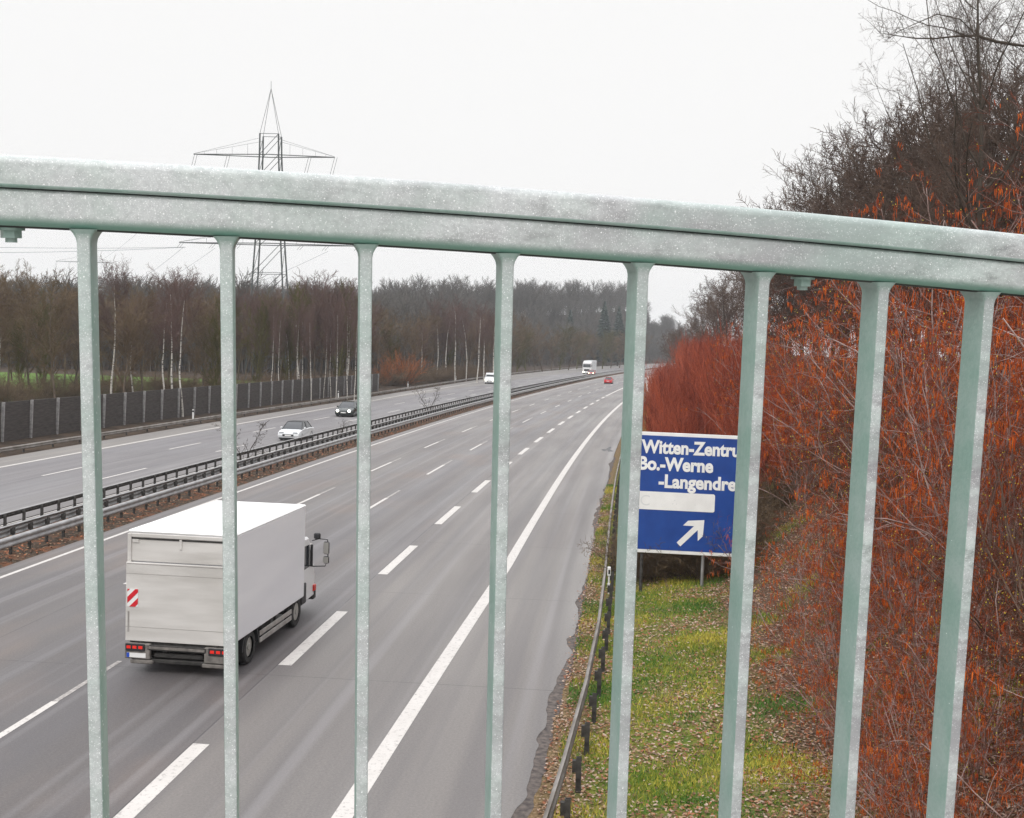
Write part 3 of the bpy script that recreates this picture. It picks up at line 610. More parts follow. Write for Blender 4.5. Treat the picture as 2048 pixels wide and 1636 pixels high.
# box truck (local y forward, x right)
M_box=mat('white_truck_body',((.76,.76,.79),(.83,.83,.85)),.42,noise=(.9,6,(1,.25,1.6))); M_roof=mat('white_truck_roof',(.86,.86,.85),.4)
M_tail=mat('grey_tail_lift',((.50,.48,.45),(.66,.64,.61)),.55,noise=(1.1,5,(.4,1,2.5))); M_frame=mat('dirty_chassis',((.018,.017,.016),(.05,.046,.043)),.7,noise=(5,4)); M_alud=mat('dull_aluminium',((.30,.28,.26),(.42,.40,.38)),.5,metal=.3,noise=(4,4))
M_carr=mat('dark_aluminium',((.12,.11,.10),(.24,.22,.20)),.6,noise=(6,5)); M_cab=mat('white_cab_paint',(.72,.72,.72),.3,coat=.3)  # first one: darker aluminium for the lamp carriers and lift
T=place('box_truck',27.2,-10.17,'white box truck with grey tail lift driving away in the near lanes','truck',yaw=.037)
W2=1.34; BL=5.65; ZB,ZT=.80,3.45
b=MB(); b.box(-W2,W2,.06,BL,ZB,ZT-.03,0,.03); bx=b.build('cargo_box',M_box,T)
b=MB(); b.box(-W2-.01,W2+.01,.03,BL+.02,ZT-.05,ZT+.02,0,.03); b.build('roof',M_roof,bx)
b=MB(); b.box(-W2+.005,-W2+.10,-.02,.058,ZB+.02,ZT-.06,0,.01); b.box(W2-.10,W2-.005,-.02,.058,ZB+.02,ZT-.06,0,.01); b.box(-W2+.10,W2-.10,-.015,.058,ZT-.15,ZT-.06,0,.01); b.build('rear_frame',M_tail,bx)
b=MB(); b.box(-W2+.10,W2-.10,.02,.055,2.72,ZT-.15); b.box(-W2+.10,W2-.10,.005,.02,ZT-.20,ZT-.165,1); b.box(-.03,.03,-.005,.02,3.05,ZT-.16,0); b.box(-W2+.12,-W2+.28,0,.02,ZT-.28,ZT-.2,0); b.build('rear_door',[M_tail,M_frame],bx)
b=MB(); b.box(-W2+.002,W2-.002,-.075,-.022,ZB-.02,2.70,0,.012)
for z_ in (1.12,2.42): b.box(-W2+.004,W2-.004,-.078,-.074,z_,z_+.010,1)
b.box(-W2+.02,W2-.02,-.079,-.074,2.655,2.672,1)
for xx in (-W2+.06,W2-.10): b.box(xx,xx+.04,-.080,-.074,1.0,1.5,1)
tl=b.build('tail_lift',[M_tail,M_alud],T)
def warnboard(x0):
    b=MB(); b.box(x0,x0+.27,-.086,-.076,1.62,2.05); wb=b.build('warning_board',M_white,tl)
    b=MB()
    for c in (-.20,.08,.36,.64):     # diagonal stripes clipped to the board
        poly=[]
        def clip(P):
            for ax,lim,sg in ((0,0,1),(0,.27,-1),(1,0,1),(1,.43,-1)):
                Q_=[]
                for i in range(len(P)):
                    a_,b__=P[i],P[(i+1)%len(P)]; da,db=(a_[ax]-lim)*sg,(b__[ax]-lim)*sg
                    if da>=0: Q_.append(a_)
                    if da*db<0: t_=da/(da-db); Q_.append(tuple(a_[k]+(b__[k]-a_[k])*t_ for k in (0,1)))
                P=Q_
                if not P: break
            return P
        P=clip([(-.4,c-.4),(-.4,c-.4+.15),(.8,c+.8+.15),(.8,c+.8)])
        if len(P)>2: b.add([(x0+a_,-.090,1.62+z_) for a_,z_ in P],[tuple(range(len(P)))])
    b.build('red_stripes',M_redp,wb)
M_redp=mat('red_reflective',(.62,.015,.025),.35)
warnboard(-W2+.05)
b=MB(); b.box(-W2+.10,W2-.10,-.02,.10,ZB-.16,ZB-.03,0); b.box(-.75,.75,-.14,-.02,ZB-.21,ZB-.08,0,.01); b.box(-.70,.70,-.16,-.14,ZB-.17,ZB-.11,1); 
for xx in (-.95,.95): b.box(xx-.05,xx+.05,-.08,.3,ZB-.45,ZB-.02,0)
b.box(-1.22,1.22,.25,.33,.30,.76,0,.01); b.box(-1.15,1.15,-.06,.02,.26,.36,0,.02); b.cyl((0,.1,.60),.06,1.5,'x'); b.box(-.62,.62,-.05,.1,.40,.52,0,.02)  # wide dark panel added here stands in for shade under the truck
b.build('lift_and_shade_panel',[M_frame,M_carr],T)
for sg in (-1,1):
    b=MB(); b.box(*sorted((sg*.68,sg*(W2-.02))),-.14,-.02,.36,.74,0,.02); b.box(*sorted((sg*.62,sg*(W2-.15))),-.12,0,.24,.34,0,.02); hb=b.build('lamp_carrier',M_carr,T)
    b=MB(); b.box(*sorted((sg*.80,sg*(W2-.05))),-.175,-.141,.56,.74,0,.01); tlp=b.build('tail_light',M_black,T)
    b=MB()
    for k_ in range(3): b.box(*sorted((sg*(.85+.15*k_),sg*(.95+.15*k_))),-.185,-.176,.62,.69)
    b.build('lit_lens',M_redlit,tlp)
b=MB(); b.box(-1.26,-.78,-.152,-.142,.40,.51); np_=b.build('number_plate',M_white,T)
b=MB(); b.box(-1.26,-1.19,-.156,-.1525,.40,.51); b.build('blue_band',M_plateblue,np_)
b=MB(); b.box(-.40,-.28,.0,BL+1.0,.50,.74); b.box(.28,.40,.0,BL+1.0,.50,.74)
for yy in (.5,1.6,2.8,4.2,5.4): b.box(-.28,.28,yy,yy+.1,.52,.72)
b.box(-W2+.2,W2-.2,.2,BL,.745,.80); b.box(.45,1.1,2.6,3.5,.35,.72,0,.04); b.box(-1.1,-.45,2.4,3.6,.35,.72,0,.04); b.build('chassis',M_frame,T)
b=MB(); b.cyl((0,1.35,.43),.06,1.9,'x'); b.cyl((0,1.35,.43),.2,.5,'x'); b.cyl((0,5.15,.43),.05,1.9,'x'); b.build('axles',M_frame,T)
for sg in (-1,1):
    wheel(T,sg*1.08,1.35,.43,.42,sg); wheel(T,sg*1.10,5.35,.43,.24,sg)
    b=MB(); n=12; prof=[]
    for k_ in range(n+1): a=math.pi*k_/n; prof.append((1.35+.56*math.cos(a),.43+.54*math.sin(a)))
    prof2=[(1.35+.60*math.cos(math.pi*k_/n),.43+.58*math.sin(math.pi*k_/n)) for k_ in range(n,-1,-1)]
    ring=prof+prof2; vs=[]; 
    lo_,hi_=sorted((sg*.84,sg*1.31)); 
    for i_ in range(n): b.add([(x_,*p_) for x_ in (lo_,hi_) for p_ in (prof[i_],prof[i_+1],prof2[n-1-i_],prof2[n-i_])],[(0,1,2,3),(7,6,5,4),(0,4,5,1),(2,6,7,3),(1,5,6,2),(3,7,4,0)])
    b.build('mudguard',M_black,T)
    b=MB()
    for z_ in (.34,.52): b.box(*sorted((sg*1.26,sg*1.29)),2.1,4.7,z_,z_+.13,0,.008)
    for y_ in (2.3,3.4,4.5): b.box(*sorted((sg*1.20,sg*1.26)),y_,y_+.05,.36,.80,1)
    b.build('side_guard',[M_alud,M_frame],T)
# cab: lofted side profile
def cab(y0,wd,prof,name,m,parent,b=MB):
    pass
cy=BL+.22
sec=[(cy,.55),(cy,2.25),(cy+.25,2.38),(cy+.95,2.34),(cy+1.45,1.45),(cy+1.62,1.05),(cy+1.62,.45),(cy+.9,.42)]
b=MB(); rings=[]
for x_,k_ in ((-1.10,.94),(-1.04,1),(1.04,1),(1.10,.94)): cyy,czz=cy+.8,1.4; rings.append([(x_,(y_-cyy)*k_+cyy,(z_-czz)*k_+czz) for y_,z_ in sec])
b.loft(rings); cb=b.build('cab',M_cab,T,smooth=True,ang=25)
for sg in (-1,1):
    b=MB(); q=[(cy+.50,1.42),(cy+.50,2.12),(cy+.98,2.10),(cy+1.32,1.45)]; xx=sg*1.106; b.add([(xx,*p_) for p_ in q]+[(xx-sg*.02,*p_) for p_ in q],[(0,1,2,3),(4,5,6,7),(0,1,5,4),(1,2,6,5),(2,3,7,6),(3,0,4,7)]); b.build('side_window',M_glass,cb)
b=MB(); b.add([(-.98,cy+1.0,2.24),(.98,cy+1.0,2.24),(.98,cy+1.47,1.50),(-.98,cy+1.47,1.50)],[(0,1,2,3)]); ws=b.build('windscreen',M_glass,cb)
b=MB(); b.box(-1.12,1.12,cy+1.50,cy+1.72,.34,.72,0,.04); bmp=b.build('front_bumper',M_frame,cb)
for sg in (-1,1):
    b=MB(); b.box(*sorted((sg*1.08,sg*1.15)),cy+1.42,cy+1.62,.62,.80,0,.01); b.build('side_marker',M_red,cb)
    b=MB(); b.box(*sorted((sg*1.09,sg*1.16)),cy+.15,cy+.6,.44,1.05,0,.03); b.build('step_panel',M_black,cb)
    b=MB(); X1=sg*1.56; b.tube([(sg*1.10,cy+1.25,2.18),(sg*1.3,cy+1.30,2.24),(X1,cy+1.32,2.22),(X1+sg*.02,cy+1.32,2.0),(X1+sg*.02,cy+1.32,1.62),(X1-sg*.06,cy+1.32,1.42),(sg*1.12,cy+1.28,1.40)],.018,6)
    b.box(*sorted((sg*1.44,sg*1.62)),cy+1.28,cy+1.36,1.78,2.16,0,.03); b.box(*sorted((sg*1.44,sg*1.62)),cy+1.28,cy+1.36,1.50,1.72,0,.03); b.box(*sorted((sg*1.16,sg*1.36)),cy+1.20,cy+1.30,2.24,2.42,0,.03)
    b.box(*sorted((sg*1.14,sg*1.20)),cy+.98,cy+1.05,1.45,2.1,0)
    mo=b.build('wing_mirror',M_black,cb)
    b=MB(); b.box(*sorted((sg*1.455,sg*1.605)),cy+1.275,cy+1.279,1.80,2.14); b.box(*sorted((sg*1.455,sg*1.605)),cy+1.275,cy+1.279,1.52,1.70); b.build('mirror_glass',M_alu,mo)

M_lens=mat('clear_lamp_lens',(.38,.40,.42),.15)
# passenger car, local y forward
def car(s,l,label,cat,body,roofm=None,opp=False,L_=4.4,W_=1.78,H_=1.42,sc=1.1,van=False,lights=None,name='car'):
    o=place(name,s,l,label,cat,opp=opp,sc=sc); hw=W_/2
    if van:
        top=[(-L_/2+.02,.5),(-L_/2+.04,H_*.97),(-L_/2+.25,H_),(L_/2-1.75,H_),(L_/2-1.05,H_*.66),(L_/2-.2,H_*.56),(L_/2-.04,H_*.44),(L_/2,.28),(-L_/2,.28)]
        gl=[(-L_/2+.4,H_*.62,H_*.90),(L_/2-1.80,H_*.62,H_*.92),(L_/2-1.22,H_*.62,H_*.70)]
        wsd=((L_/2-1.74,H_*.985),(L_/2-1.06,H_*.67))
        rsd=((-L_/2+.035,H_*.92),(-L_/2+.02,H_*.62))
    else:
        top=None
    b=MB(); n=0
    if van: 
        rings=[[(x_*hw,y_*1.0,z_) for y_,z_ in [(a,c if c<H_*.6 else H_*.6+(c-H_*.6)*kz) for a,c in top]] for x_,kz in ((-1,.9),(-.93,1),(.93,1),(1,.9))]; b.loft(rings)
        bd=b.build('body',body,o,True,ang=30)
    else:
        low=[(-L_/2,.34),(-L_/2+.02,.62),(-L_/2+.10,.86),(-L_/2+.9,.92),(L_/2-1.3,.90),(L_/2-.35,.76),(L_/2-.05,.60),(L_/2,.42),(L_/2-.06,.24),(-L_/2+.08,.24)]
        rings=[]
        for x_,ky,kz,dz in ((-1,.93,.86,.05),(-.94,.985,.97,.01),(-.6,1,1,0),(.6,1,1,0),(.94,.985,.97,.01),(1,.93,.86,.05)): rings.append([(x_*hw,y_*ky,.24+(z_-.24)*kz+dz*.5) for y_,z_ in low])
        b.loft(rings); bd=b.build('body',body,o,True,ang=28)
        z0,z1=.84,H_; A=[(-L_/2+.55,z0),(-L_/2+1.15,z1-.05),(-L_/2+1.5,z1),(L_/2-1.95,z1),(L_/2-1.75,z1-.04),(L_/2-1.0,z0)]
        b=MB(); rings=[]
        for x_,t_ in ((-1,0),(1,0)): rings.append([(x_*(hw*.93 if z_<z0+.05 else hw*.70),y_,z_) for y_,z_ in A])
        b.loft(rings); b.build('greenhouse',M_glass,bd,True,ang=25)
        b=MB(); b.box(-hw*.69,hw*.69,-L_/2+1.2,L_/2-1.85,z1-.035,z1+.022,0,.02)
        for sg in (-1,1):
            for (ya,yb) in ((-L_/2+.58,-L_/2+1.22),(L_/2-1.03,L_/2-1.80)): b.tube([(sg*hw*.92,ya,z0+.02),(sg*hw*.69,yb,z1-.02)],.035,5)
            b.tube([(sg*hw*.935,-.15,z0+.02),(sg*hw*.70,-.2,z1-.02)],.03,4)
        b.build('roof',roofm or body,bd)
    if van:
        for sg in (-1,1):
            b=MB(); xx=sg*(hw*.985+.012); q=[(gl[0][0],gl[0][1]),(gl[0][0],gl[0][2]),(gl[1][0],gl[1][2]),(gl[2][0],gl[2][2]),(gl[2][0],gl[2][1])]; b.add([(xx,*p_) for p_ in q],[tuple(range(5))]); b.build('side_window',M_glass,bd)
        b=MB(); (ya,za),(yb,zb)=wsd; b.add([(-hw*.86,ya+.02,za-.03),(hw*.86,ya+.02,za-.03),(hw*.9,yb+.03,zb),(-hw*.9,yb+.03,zb)],[(0,1,2,3)]); b.build('windscreen',M_glass,bd)
        b=MB(); (ya,za),(yb,zb)=rsd; b.add([(-hw*.8,ya-.03,za),(hw*.8,ya-.03,za),(hw*.85,yb-.03,zb),(-hw*.85,yb-.03,zb)],[(0,1,2,3)]); b.build('rear_window',M_glass,bd)
    for sg in (-1,1):
        for yy in (-L_/2+.85,L_/2-.85): wheel(o,sg*(hw-.10),yy,.31,.2,sg)
        b=MB()
        if lights: b.cyl((sg*(hw-.30),L_/2-.02,.60 if not van else .72),.13,.08,'y',14)
        else: b.box(*sorted((sg*(hw-.52),sg*(hw-.14))),L_/2-.16,L_/2-.035,.56,.70,0,.03)
        b.build('headlight',lights or M_lens,o)
        b=MB(); b.box(*sorted((sg*(hw-.42),sg*(hw-.12))),-L_/2-.015,-L_/2+.06,.58,.74,0,.015); b.build('tail_light',M_red,o)
        b=MB(); b.box(*sorted((sg*(hw+.0),sg*(hw+.17))),L_/2-1.45,L_/2-1.32,.88 if not van else 1.15,1.02 if not van else 1.4,0,.03); b.build('wing_mirror',body if not van else M_black,o)
    b=MB(); b.box(-.45,.45,L_/2-.06,L_/2+.015,.36,.52,0,.01); b.build('grille',M_black,o)
    b=MB(); b.box(-.26,.26,L_/2+.016,L_/2+.024,.38,.48); b.build('number_plate',M_white,o)
    b=MB(); b.box(-.26,.26,-L_/2-.024,-L_/2-.012,.50,.60); b.build('rear_plate',M_white,o)
    b=MB(); b.box(-hw*.9,hw*.9,-L_/2+.1,L_/2-.15,.12,.26); b.build('underbody',M_black,o)
    return o
P_white=mat('white_car_paint',(.72,.74,.75),.22,coat=.5); P_black=mat('black_car_paint',(.012,.022,.02),.2,coat=.5); P_red=mat('red_car_paint',(.55,.01,.02),.25,coat=.5); P_redd=mat('dark_red_car_paint',(.40,.02,.02),.3,coat=.5)
car(94.6,-27.3,'white car with black roof coming towards us in the lane beside the median','car',P_white,M_black,opp=True,sc=1.02)
car(126.6,-31.45,'black car with lit headlights coming towards us, beside the third railing bar','car',P_black,opp=True,lights=M_headw,sc=1.1)
car(253,-36.6,'white van with yellow headlights in the far lane left of the fourth railing bar','van',P_white,opp=True,van=True,L_=4.9,W_=1.9,H_=2.05,lights=M_head,sc=1.15,name='van')
car(283,-13.5,'small bright red car driving away far ahead in the middle lane','car',P_red,L_=4.1,W_=1.72,H_=1.4,sc=1.1)
car(368,-26.9,'dark red car with lit headlights overtaking the far white lorry','car',P_redd,opp=True,lights=M_head,sc=1.15)
# far lorry
T2=place('lorry',384,-29.9,'far white lorry with lit headlights coming towards us on the opposite carriageway','lorry',opp=True,sc=1.1)
b=MB(); b.box(-1.25,1.25,-9,2.2,1.1,4.0,0,.05); b.build('cargo_box',mat('light_grey_tarpaulin',(.60,.61,.62),.6),T2)
b=MB(); rings=[]
sec=[(2.45,.6),(2.45,3.3),(3.1,3.75),(4.25,3.45),(4.55,2.1),(4.6,.45),(2.5,.45)]
for x_,k_ in ((-1.25,.96),(-1.18,1),(1.18,1),(1.25,.96)): rings.append([(x_,(y_-3.5)*k_+3.5,(z_-2)*k_+2) for y_,z_ in sec])
b.loft(rings); cb=b.build('cab',M_cab,T2,True,ang=25)
b=MB(); b.add([(-1.1,4.36,3.0),(1.1,4.36,3.0),(1.15,4.585,2.05),(-1.15,4.585,2.05)],[(0,1,2,3)]); b.build('windscreen',M_glass,cb)
b=MB(); b.box(-.8,.8,4.5,4.64,.9,1.5,0,.02); b.build('grille',M_black,cb)
b=MB(); b.box(-1.25,1.25,4.4,4.72,.35,.7,0,.03); b.build('bumper',M_white,cb)
for sg in (-1,1):
    b=MB(); b.cyl((sg*.95,4.74,.62),.2,.06,'y',14); b.build('headlight',M_head,cb)
    b=MB(); b.box(*sorted((sg*1.3,sg*1.5)),4.3,4.4,2.2,2.9,0,.02); b.build('wing_mirror',M_black,cb)
    for yy in (-7.2,-6,-4.8,1.0,3.7): wheel(T2,sg*1.05,yy,.5,.32,sg)
b=MB(); b.box(-.5,.5,-8.8,4.2,.7,1.05); b.build('chassis',M_frame,T2)
b=MB(); b.box(-.26,.26,4.725,4.735,.42,.54); b.build('number_plate',M_white,T2)

# ------------------------------------------------------------------ bare trees
def grow(seed,P):
    """returns dict level -> list of (pts (n,3), radii (n))"""
    rs=np.random.RandomState(seed); out={k:[] for k in range(6)}
    def unit(v): return v/np.linalg.norm(v)
    def perp(d,ang):
        a=rs.randn(3); a-=a.dot(d)*d; a=unit(a); return unit(d*math.cos(ang)+a*math.sin(ang))
    def br(p,d,L,r,lv):
        n=P['n'][lv]; st=L/n; pts=[p]; rad=[r]; tip=P['tip'][lv]
        for i in range(n):
            d=unit(d+rs.randn(3)*P['jit'][lv]+np.array([0,0,1.])*P['up'][lv]); p=p+d*st; pts.append(p); rad.append(r*(1-(1-tip)*(i+1)/n))
        pts=np.array(pts); out[lv].append((pts,np.array(rad)))
        if lv+1<len(P['n']):
            c=P['ch'][lv]; c=int(c*(.75+.5*rs.rand())) if lv>0 else c; f0=P['f0'][lv]
            for k in range(c):
                f=f0+(1-f0)*(k+rs.rand())/c; x=f*n; i=min(int(x),n-1); q=pts[i]+(pts[i+1]-pts[i])*(x-i); dd=unit(pts[i+1]-pts[i])
                shp=P['shape'](f) if lv==0 else (1-.45*f)
                br(q,perp(dd,P['ang'][lv]*(.7+.6*rs.rand())),L*P['lr'][lv]*shp*(.7+.6*rs.rand()),max((r*(1-(1-tip)*f))*P['rr'][lv],P['rmin']),lv+1)
    for k in range(P.get('stems',1)):
        if P.get('stems',1)>1:
            a=rs.rand()*2*math.pi; t_=P['spread']*math.sqrt(rs.rand()); d=unit(np.array([math.sin(t_)*math.cos(a),math.sin(t_)*math.sin(a),math.cos(t_)])); p=np.array([math.cos(a),math.sin(a),0])*P['base']*rs.rand(); L=P['H']*(.6+.45*rs.rand())
        else: d=unit(np.array([rs.randn()*.03,rs.randn()*.03,1])); p=np.zeros(3); L=P['H']
        p=p+np.array([0,0,-.3]); br(p,d,L,P['r'],0)
    return out
def tubes(lst,k):
    """list of (pts,rad) -> V,F quads with k-sided rings"""
    Vs=[];Fs=[];off=0; by={}
    for p,r in lst: by.setdefault(len(p),[]).append((p,r))
    for n,L in by.items():
        P=np.array([a for a,_ in L]); Rr=np.array([b_ for _,b_ in L]); T_=np.empty_like(P); T_[:,1:-1]=P[:,2:]-P[:,:-2]; T_[:,0]=P[:,1]-P[:,0]; T_[:,-1]=P[:,-1]-P[:,-2]
        T_/=np.linalg.norm(T_,axis=2,keepdims=True)+1e-9; ref=np.where(np.abs(T_[:,:1,2:3])>.8,np.array([1.,0,0]),np.array([0,0,1.])); ref=np.repeat(ref,n,1)
        A=np.cross(T_,ref); A/=np.linalg.norm(A,axis=2,keepdims=True)+1e-9; B=np.cross(T_,A)
        an=np.arange(k)*2*math.pi/k; V=P[:,:,None,:]+Rr[:,:,None,None]*(A[:,:,None,:]*np.cos(an)[None,None,:,None]+B[:,:,None,:]*np.sin(an)[None,None,:,None])
        m=len(L); idx=np.arange(m*n*k).reshape(m,n,k)+off; q=np.stack([idx[:,:-1,:],np.roll(idx,-1,2)[:,:-1,:],np.roll(idx,-1,2)[:,1:,:],idx[:,1:,:]],-1).reshape(-1,4)
        Vs.append(V.reshape(-1,3)); Fs.append(q); off+=m*n*k
    return np.concatenate(Vs),np.concatenate(Fs)
def bark(name,a,b_,sc=6,r=.9,marks=None):
    m=mat(name,(a,b_),r,noise=(sc,4,(1,1,.3)),spec=.2)
    if marks:
        t,bs_=nd(m); o=t.nodes.new('ShaderNodeTexCoord').outputs['Object']; f=noisen(t,o,marks[0],4,.55,.62,(1,1,3)); old=bs_.inputs['Base Color'].links[0].from_socket; t.links.new(mixn(t,f,old,marks[1]),bs_.inputs['Base Color'])
    return m
B_brown=bark('brown_bark',(.085,.065,.05),(.16,.125,.095)); B_green=bark('mossy_bark',(.09,.085,.035),(.16,.145,.06)); B_birch=bark('birch_bark',(.50,.47,.42),(.66,.63,.58),6,.7,(2.2,(.06,.05,.05)))
B_dark=bark('dark_bark',(.045,.038,.03),(.09,.075,.06)); T_brown=bark('brown_twigs',(.10,.068,.040),(.21,.148,.092),.5); T_purple=bark('purple_brown_twigs',(.10,.062,.055),(.17,.11,.095),.5)
T_olive=bark('olive_twigs',(.075,.068,.022),(.13,.115,.04),.5); T_dark=bark('dark_twigs',(.06,.044,.036),(.14,.102,.08),.5); T_dkp=bark('dark_reddish_twigs',(.075,.050,.040),(.16,.112,.085),.5); T_grey=bark('grey_twigs',(.09,.085,.075),(.16,.145,.13),.5)
sh_round=lambda f:.55+.9*math.sin(math.pi*min(1,max(0,(f-.15)/.95)))*(1-.25*f)
sh_cone=lambda f:1.15-.85*f
FAR=dict(n=[9,5,4,3],tip=[.15,.3,.4,.5],jit=[.05,.10,.14,.16],up=[.03,.09,.06,.05],ch=[26,10,7],f0=[.22,.15,.1],ang=[.75,.7,.7],lr=[.30,.42,.45],rr=[.42,.55,.6],shape=sh_round)
def tree_meshes(seed,P,bm0,tw,name,k0=7,trunk_levels=(0,),k1=3):
    g=grow(seed,P); Va,Fa=tubes([x for l in trunk_levels for x in g[l]],k0); tr=mesh_np(name+'_trunk',Va,[Fa],bm0,smooth=True)
    rest=[x for l in range(len(P['n'])) if l not in trunk_levels for x in g[l]]; Vb,Fb=tubes(rest,k1); cr=mesh_np(name+'_crown',Vb,[Fb],tw,smooth=False); return tr,cr
def dct(base_,**k): d=dict(base_); d.update(k); return d
VAR={}
VAR['brown']=[tree_meshes(s,dct(FAR,H=14,r=.17,rmin=.022,ch=[30,11,8]),B_brown,T_brown,'brown') for s in (1,2,3)]
VAR['purple']=[tree_meshes(s,dct(FAR,H=15,r=.16,rmin=.022,ch=[32,12,8],f0=[.35,.1,.1],ang=[.6,.6,.6]),B_brown,T_purple,'purple') for s in (4,5)]
VAR['olive']=[tree_meshes(s,dct(FAR,H=12,r=.15,rmin=.022,ch=[34,11,8],f0=[.08,.1,.1],ang=[.55,.6,.6]),B_green,T_olive,'olive') for s in (6,7)]
VAR['birch']=[tree_meshes(s,dct(FAR,H=15,r=.15,rmin=.018,ch=[24,10,7],f0=[.45,.2,.1],ang=[.5,.6,.6],lr=[.28,.42,.5],up=[.03,.10,.0,-.05]),B_birch,T_purple,'birch') for s in (8,9,10)]
VAR['dark']=[tree_meshes(s,dct(FAR,H=14,r=.18,rmin=.013,ch=[26,11,9],n=[9,6,5,4],jit=[.06,.14,.18,.2],f0=[.15,.1,.1],lr=[.34,.42,.45]),B_dark,T_dark,'dark') for s in (11,12,13)]
tall=dct(FAR,H=19,r=.24,rmin=.007,n=[10,8,6,5,4],tip=[.2,.25,.35,.4,.5],jit=[.04,.12,.16,.18,.2],up=[.02,.06,.04,.03,.02],ch=[24,10,8,5],f0=[.25,.15,.1,.1],ang=[.85,.75,.7,.7],lr=[.36,.45,.45,.5],rr=[.45,.5,.55,.6])
VAR['dense']=[tree_meshes(s,dct(FAR,H=14,r=.20,rmin=.024,ch=[36,13,10],n=[9,6,5,4],jit=[.06,.14,.18,.2],f0=[.06,.1,.1],lr=[.36,.44,.45],up=[.03,.07,.05,.04]),B_dark,T_dkp,'dense') for s in (16,17)]
VAR['tall']=[tree_meshes(s,tall,B_dark,T_dark,'tall',8,(0,1),3) for s in (14,15)]
def px_of(X,Y,z):
    v=Vector((X,Y,z-CAMH)); d=v.dot(F_); return 1024+FPX*v.dot(R_)/d, 818-FPX*v.dot(U_)/d
GAPS=[(176,'left of the first railing bar'),(458,'between the first and second railing bars'),(730,'between the second and third railing bars'),(1008,'between the third and fourth railing bars'),(1268,'between the fourth and fifth railing bars'),(1505,'between the fifth and sixth railing bars'),(1732,'between the sixth and seventh railing bars'),(1940,'between the seventh and eighth railing bars'),(9999,'right of the last railing bar')]
PEND=[]
def tree(kind,X,Y,Htop,label,cat,group,rz=None,name='tree',z=None,wid=1,H0=None,lean=(0,0)):
    tr,cr=VAR[kind][rnd.randrange(len(VAR[kind]))]; s_,l_=SL(X,Y); zb=float(hz(s_,l_)) if z is None else z
    o=empty(name,(X,Y,zb),rnd.uniform(0,6.28) if rz is None else rz); k_=(Htop-zb)/HGT[kind]; o.scale=(k_*wid,k_*wid,k_); o.rotation_euler=(lean[0],lean[1],o.rotation_euler[2])
    link('trunk',tr,o); link('crown',cr,o); PEND.append((o,label,cat,group,px_of(X,Y,zb+2)[0],Y)); return o
HGT={k:max(v.co.z for v in m[0][1].vertices) for k,m in VAR.items()}
def top_at(Y,ytop,x): return CAMH+Y*((818-ytop)/FPX*cp-sp)/(cp+sp*(818-ytop)/FPX)+0  # height whose image row is ytop
def T_(kind,px,Y,ytop,label,cat='tree',group='bare trees across the motorway',**k):
    X=(px-1024)/FPX*Y; yt=ytop-(px-1024)*math.tan(ROLL); return tree(kind,X,Y,max(4,top_at(Y,yt,px)),label,cat,group,**k)
rnd=random.Random(11)
# left group, behind the noise wall
for px,ytop,kd in ((-40,540,'brown'),(15,545,'brown'),(60,535,'brown'),(110,560,'brown'),(150,590,'dark'),(222,520,'birch'),(245,560,'brown'),(285,600,'brown'),(330,575,'birch'),(365,570,'birch'),(400,600,'brown'),(425,610,'olive'),(-10,600,'birch'),(85,610,'olive'),(265,600,'birch'),(345,540,'birch'),(38,640,'olive'),(180,575,'brown')):
    T_(kd,px,rnd.uniform(118,142),ytop-rnd.uniform(10,42),{'brown':'bare brown tree','dark':'bare dark tree','birch':'slim white trunked birch','olive':'bare tree with mossy green stem'}[kd]+' behind the noise wall',name={'birch':'birch_tree'}.get(kd,'bare_tree'),wid=1.0)
for px in range(455,760,24):
    kd=rnd.choice(['purple','purple','birch','olive']); T_(kd,px+rnd.uniform(-6,6),rnd.uniform(165,205),rnd.uniform(-12,12)+np.interp(px,[440,560,620,680,740],[575,562,540,556,585]),{'purple':'bare purple brown tree','birch':'white trunked birch','olive':'bare olive tinged tree'}[kd]+' in the grove',name={'birch':'birch_tree'}.get(kd,'bare_tree'))
for px in range(540,735,17): T_('birch',px+rnd.uniform(-5,5),rnd.uniform(160,172),rnd.uniform(585,625),'pale birch stem fronting the grove',name='birch_tree',wid=.6)
for px in range(445,760,28): T_('brown',px,rnd.uniform(215,240),np.interp(px,[440,600,740],[590,560,600]),'bare brown tree behind the grove',name='bare_tree',wid=1.3)
for px in range(-30,450,26): T_('brown' if px%3 else 'purple',px,rnd.uniform(165,200),rnd.uniform(555,610),'bare brown tree behind the meadow',name='bare_tree',wid=1.25)
# middle, roadside wood
for px in range(765,1020,19):
    kd=rnd.choice(['brown','purple','olive','brown']); Y=np.interp(px,[760,1020],[235,330])+rnd.uniform(-8,12); T_(kd,px,Y,rnd.uniform(-14,14)+np.interp(px,[760,820,900,1020],[640,620,618,628]),{'purple':'bare purple brown tree','brown':'bare brown tree','olive':'bare olive tinged tree'}[kd]+' at roadside wood edge',name='bare_tree',wid=1.15)
for px,yt in ((872,590),(890,600),(908,585),(930,600),(952,598),(966,604),(985,610),(840,640)): T_('birch',px,rnd.uniform(255,275),yt,'tall white birch in roadside wood',name='birch_tree')
for px in range(1015,1275,17):
    kd=rnd.choice(['brown','brown','olive']); Y=np.interp(px,[1010,1275],[345,560])+rnd.uniform(-5,15); T_(kd,px,Y,rnd.uniform(-10,10)+np.interp(px,[1010,1100,1250],[640,650,668]),'bare %s tree at the road bend'%{'brown':'brown','olive':'olive tinged'}[kd],name='bare_tree',wid=1.5)
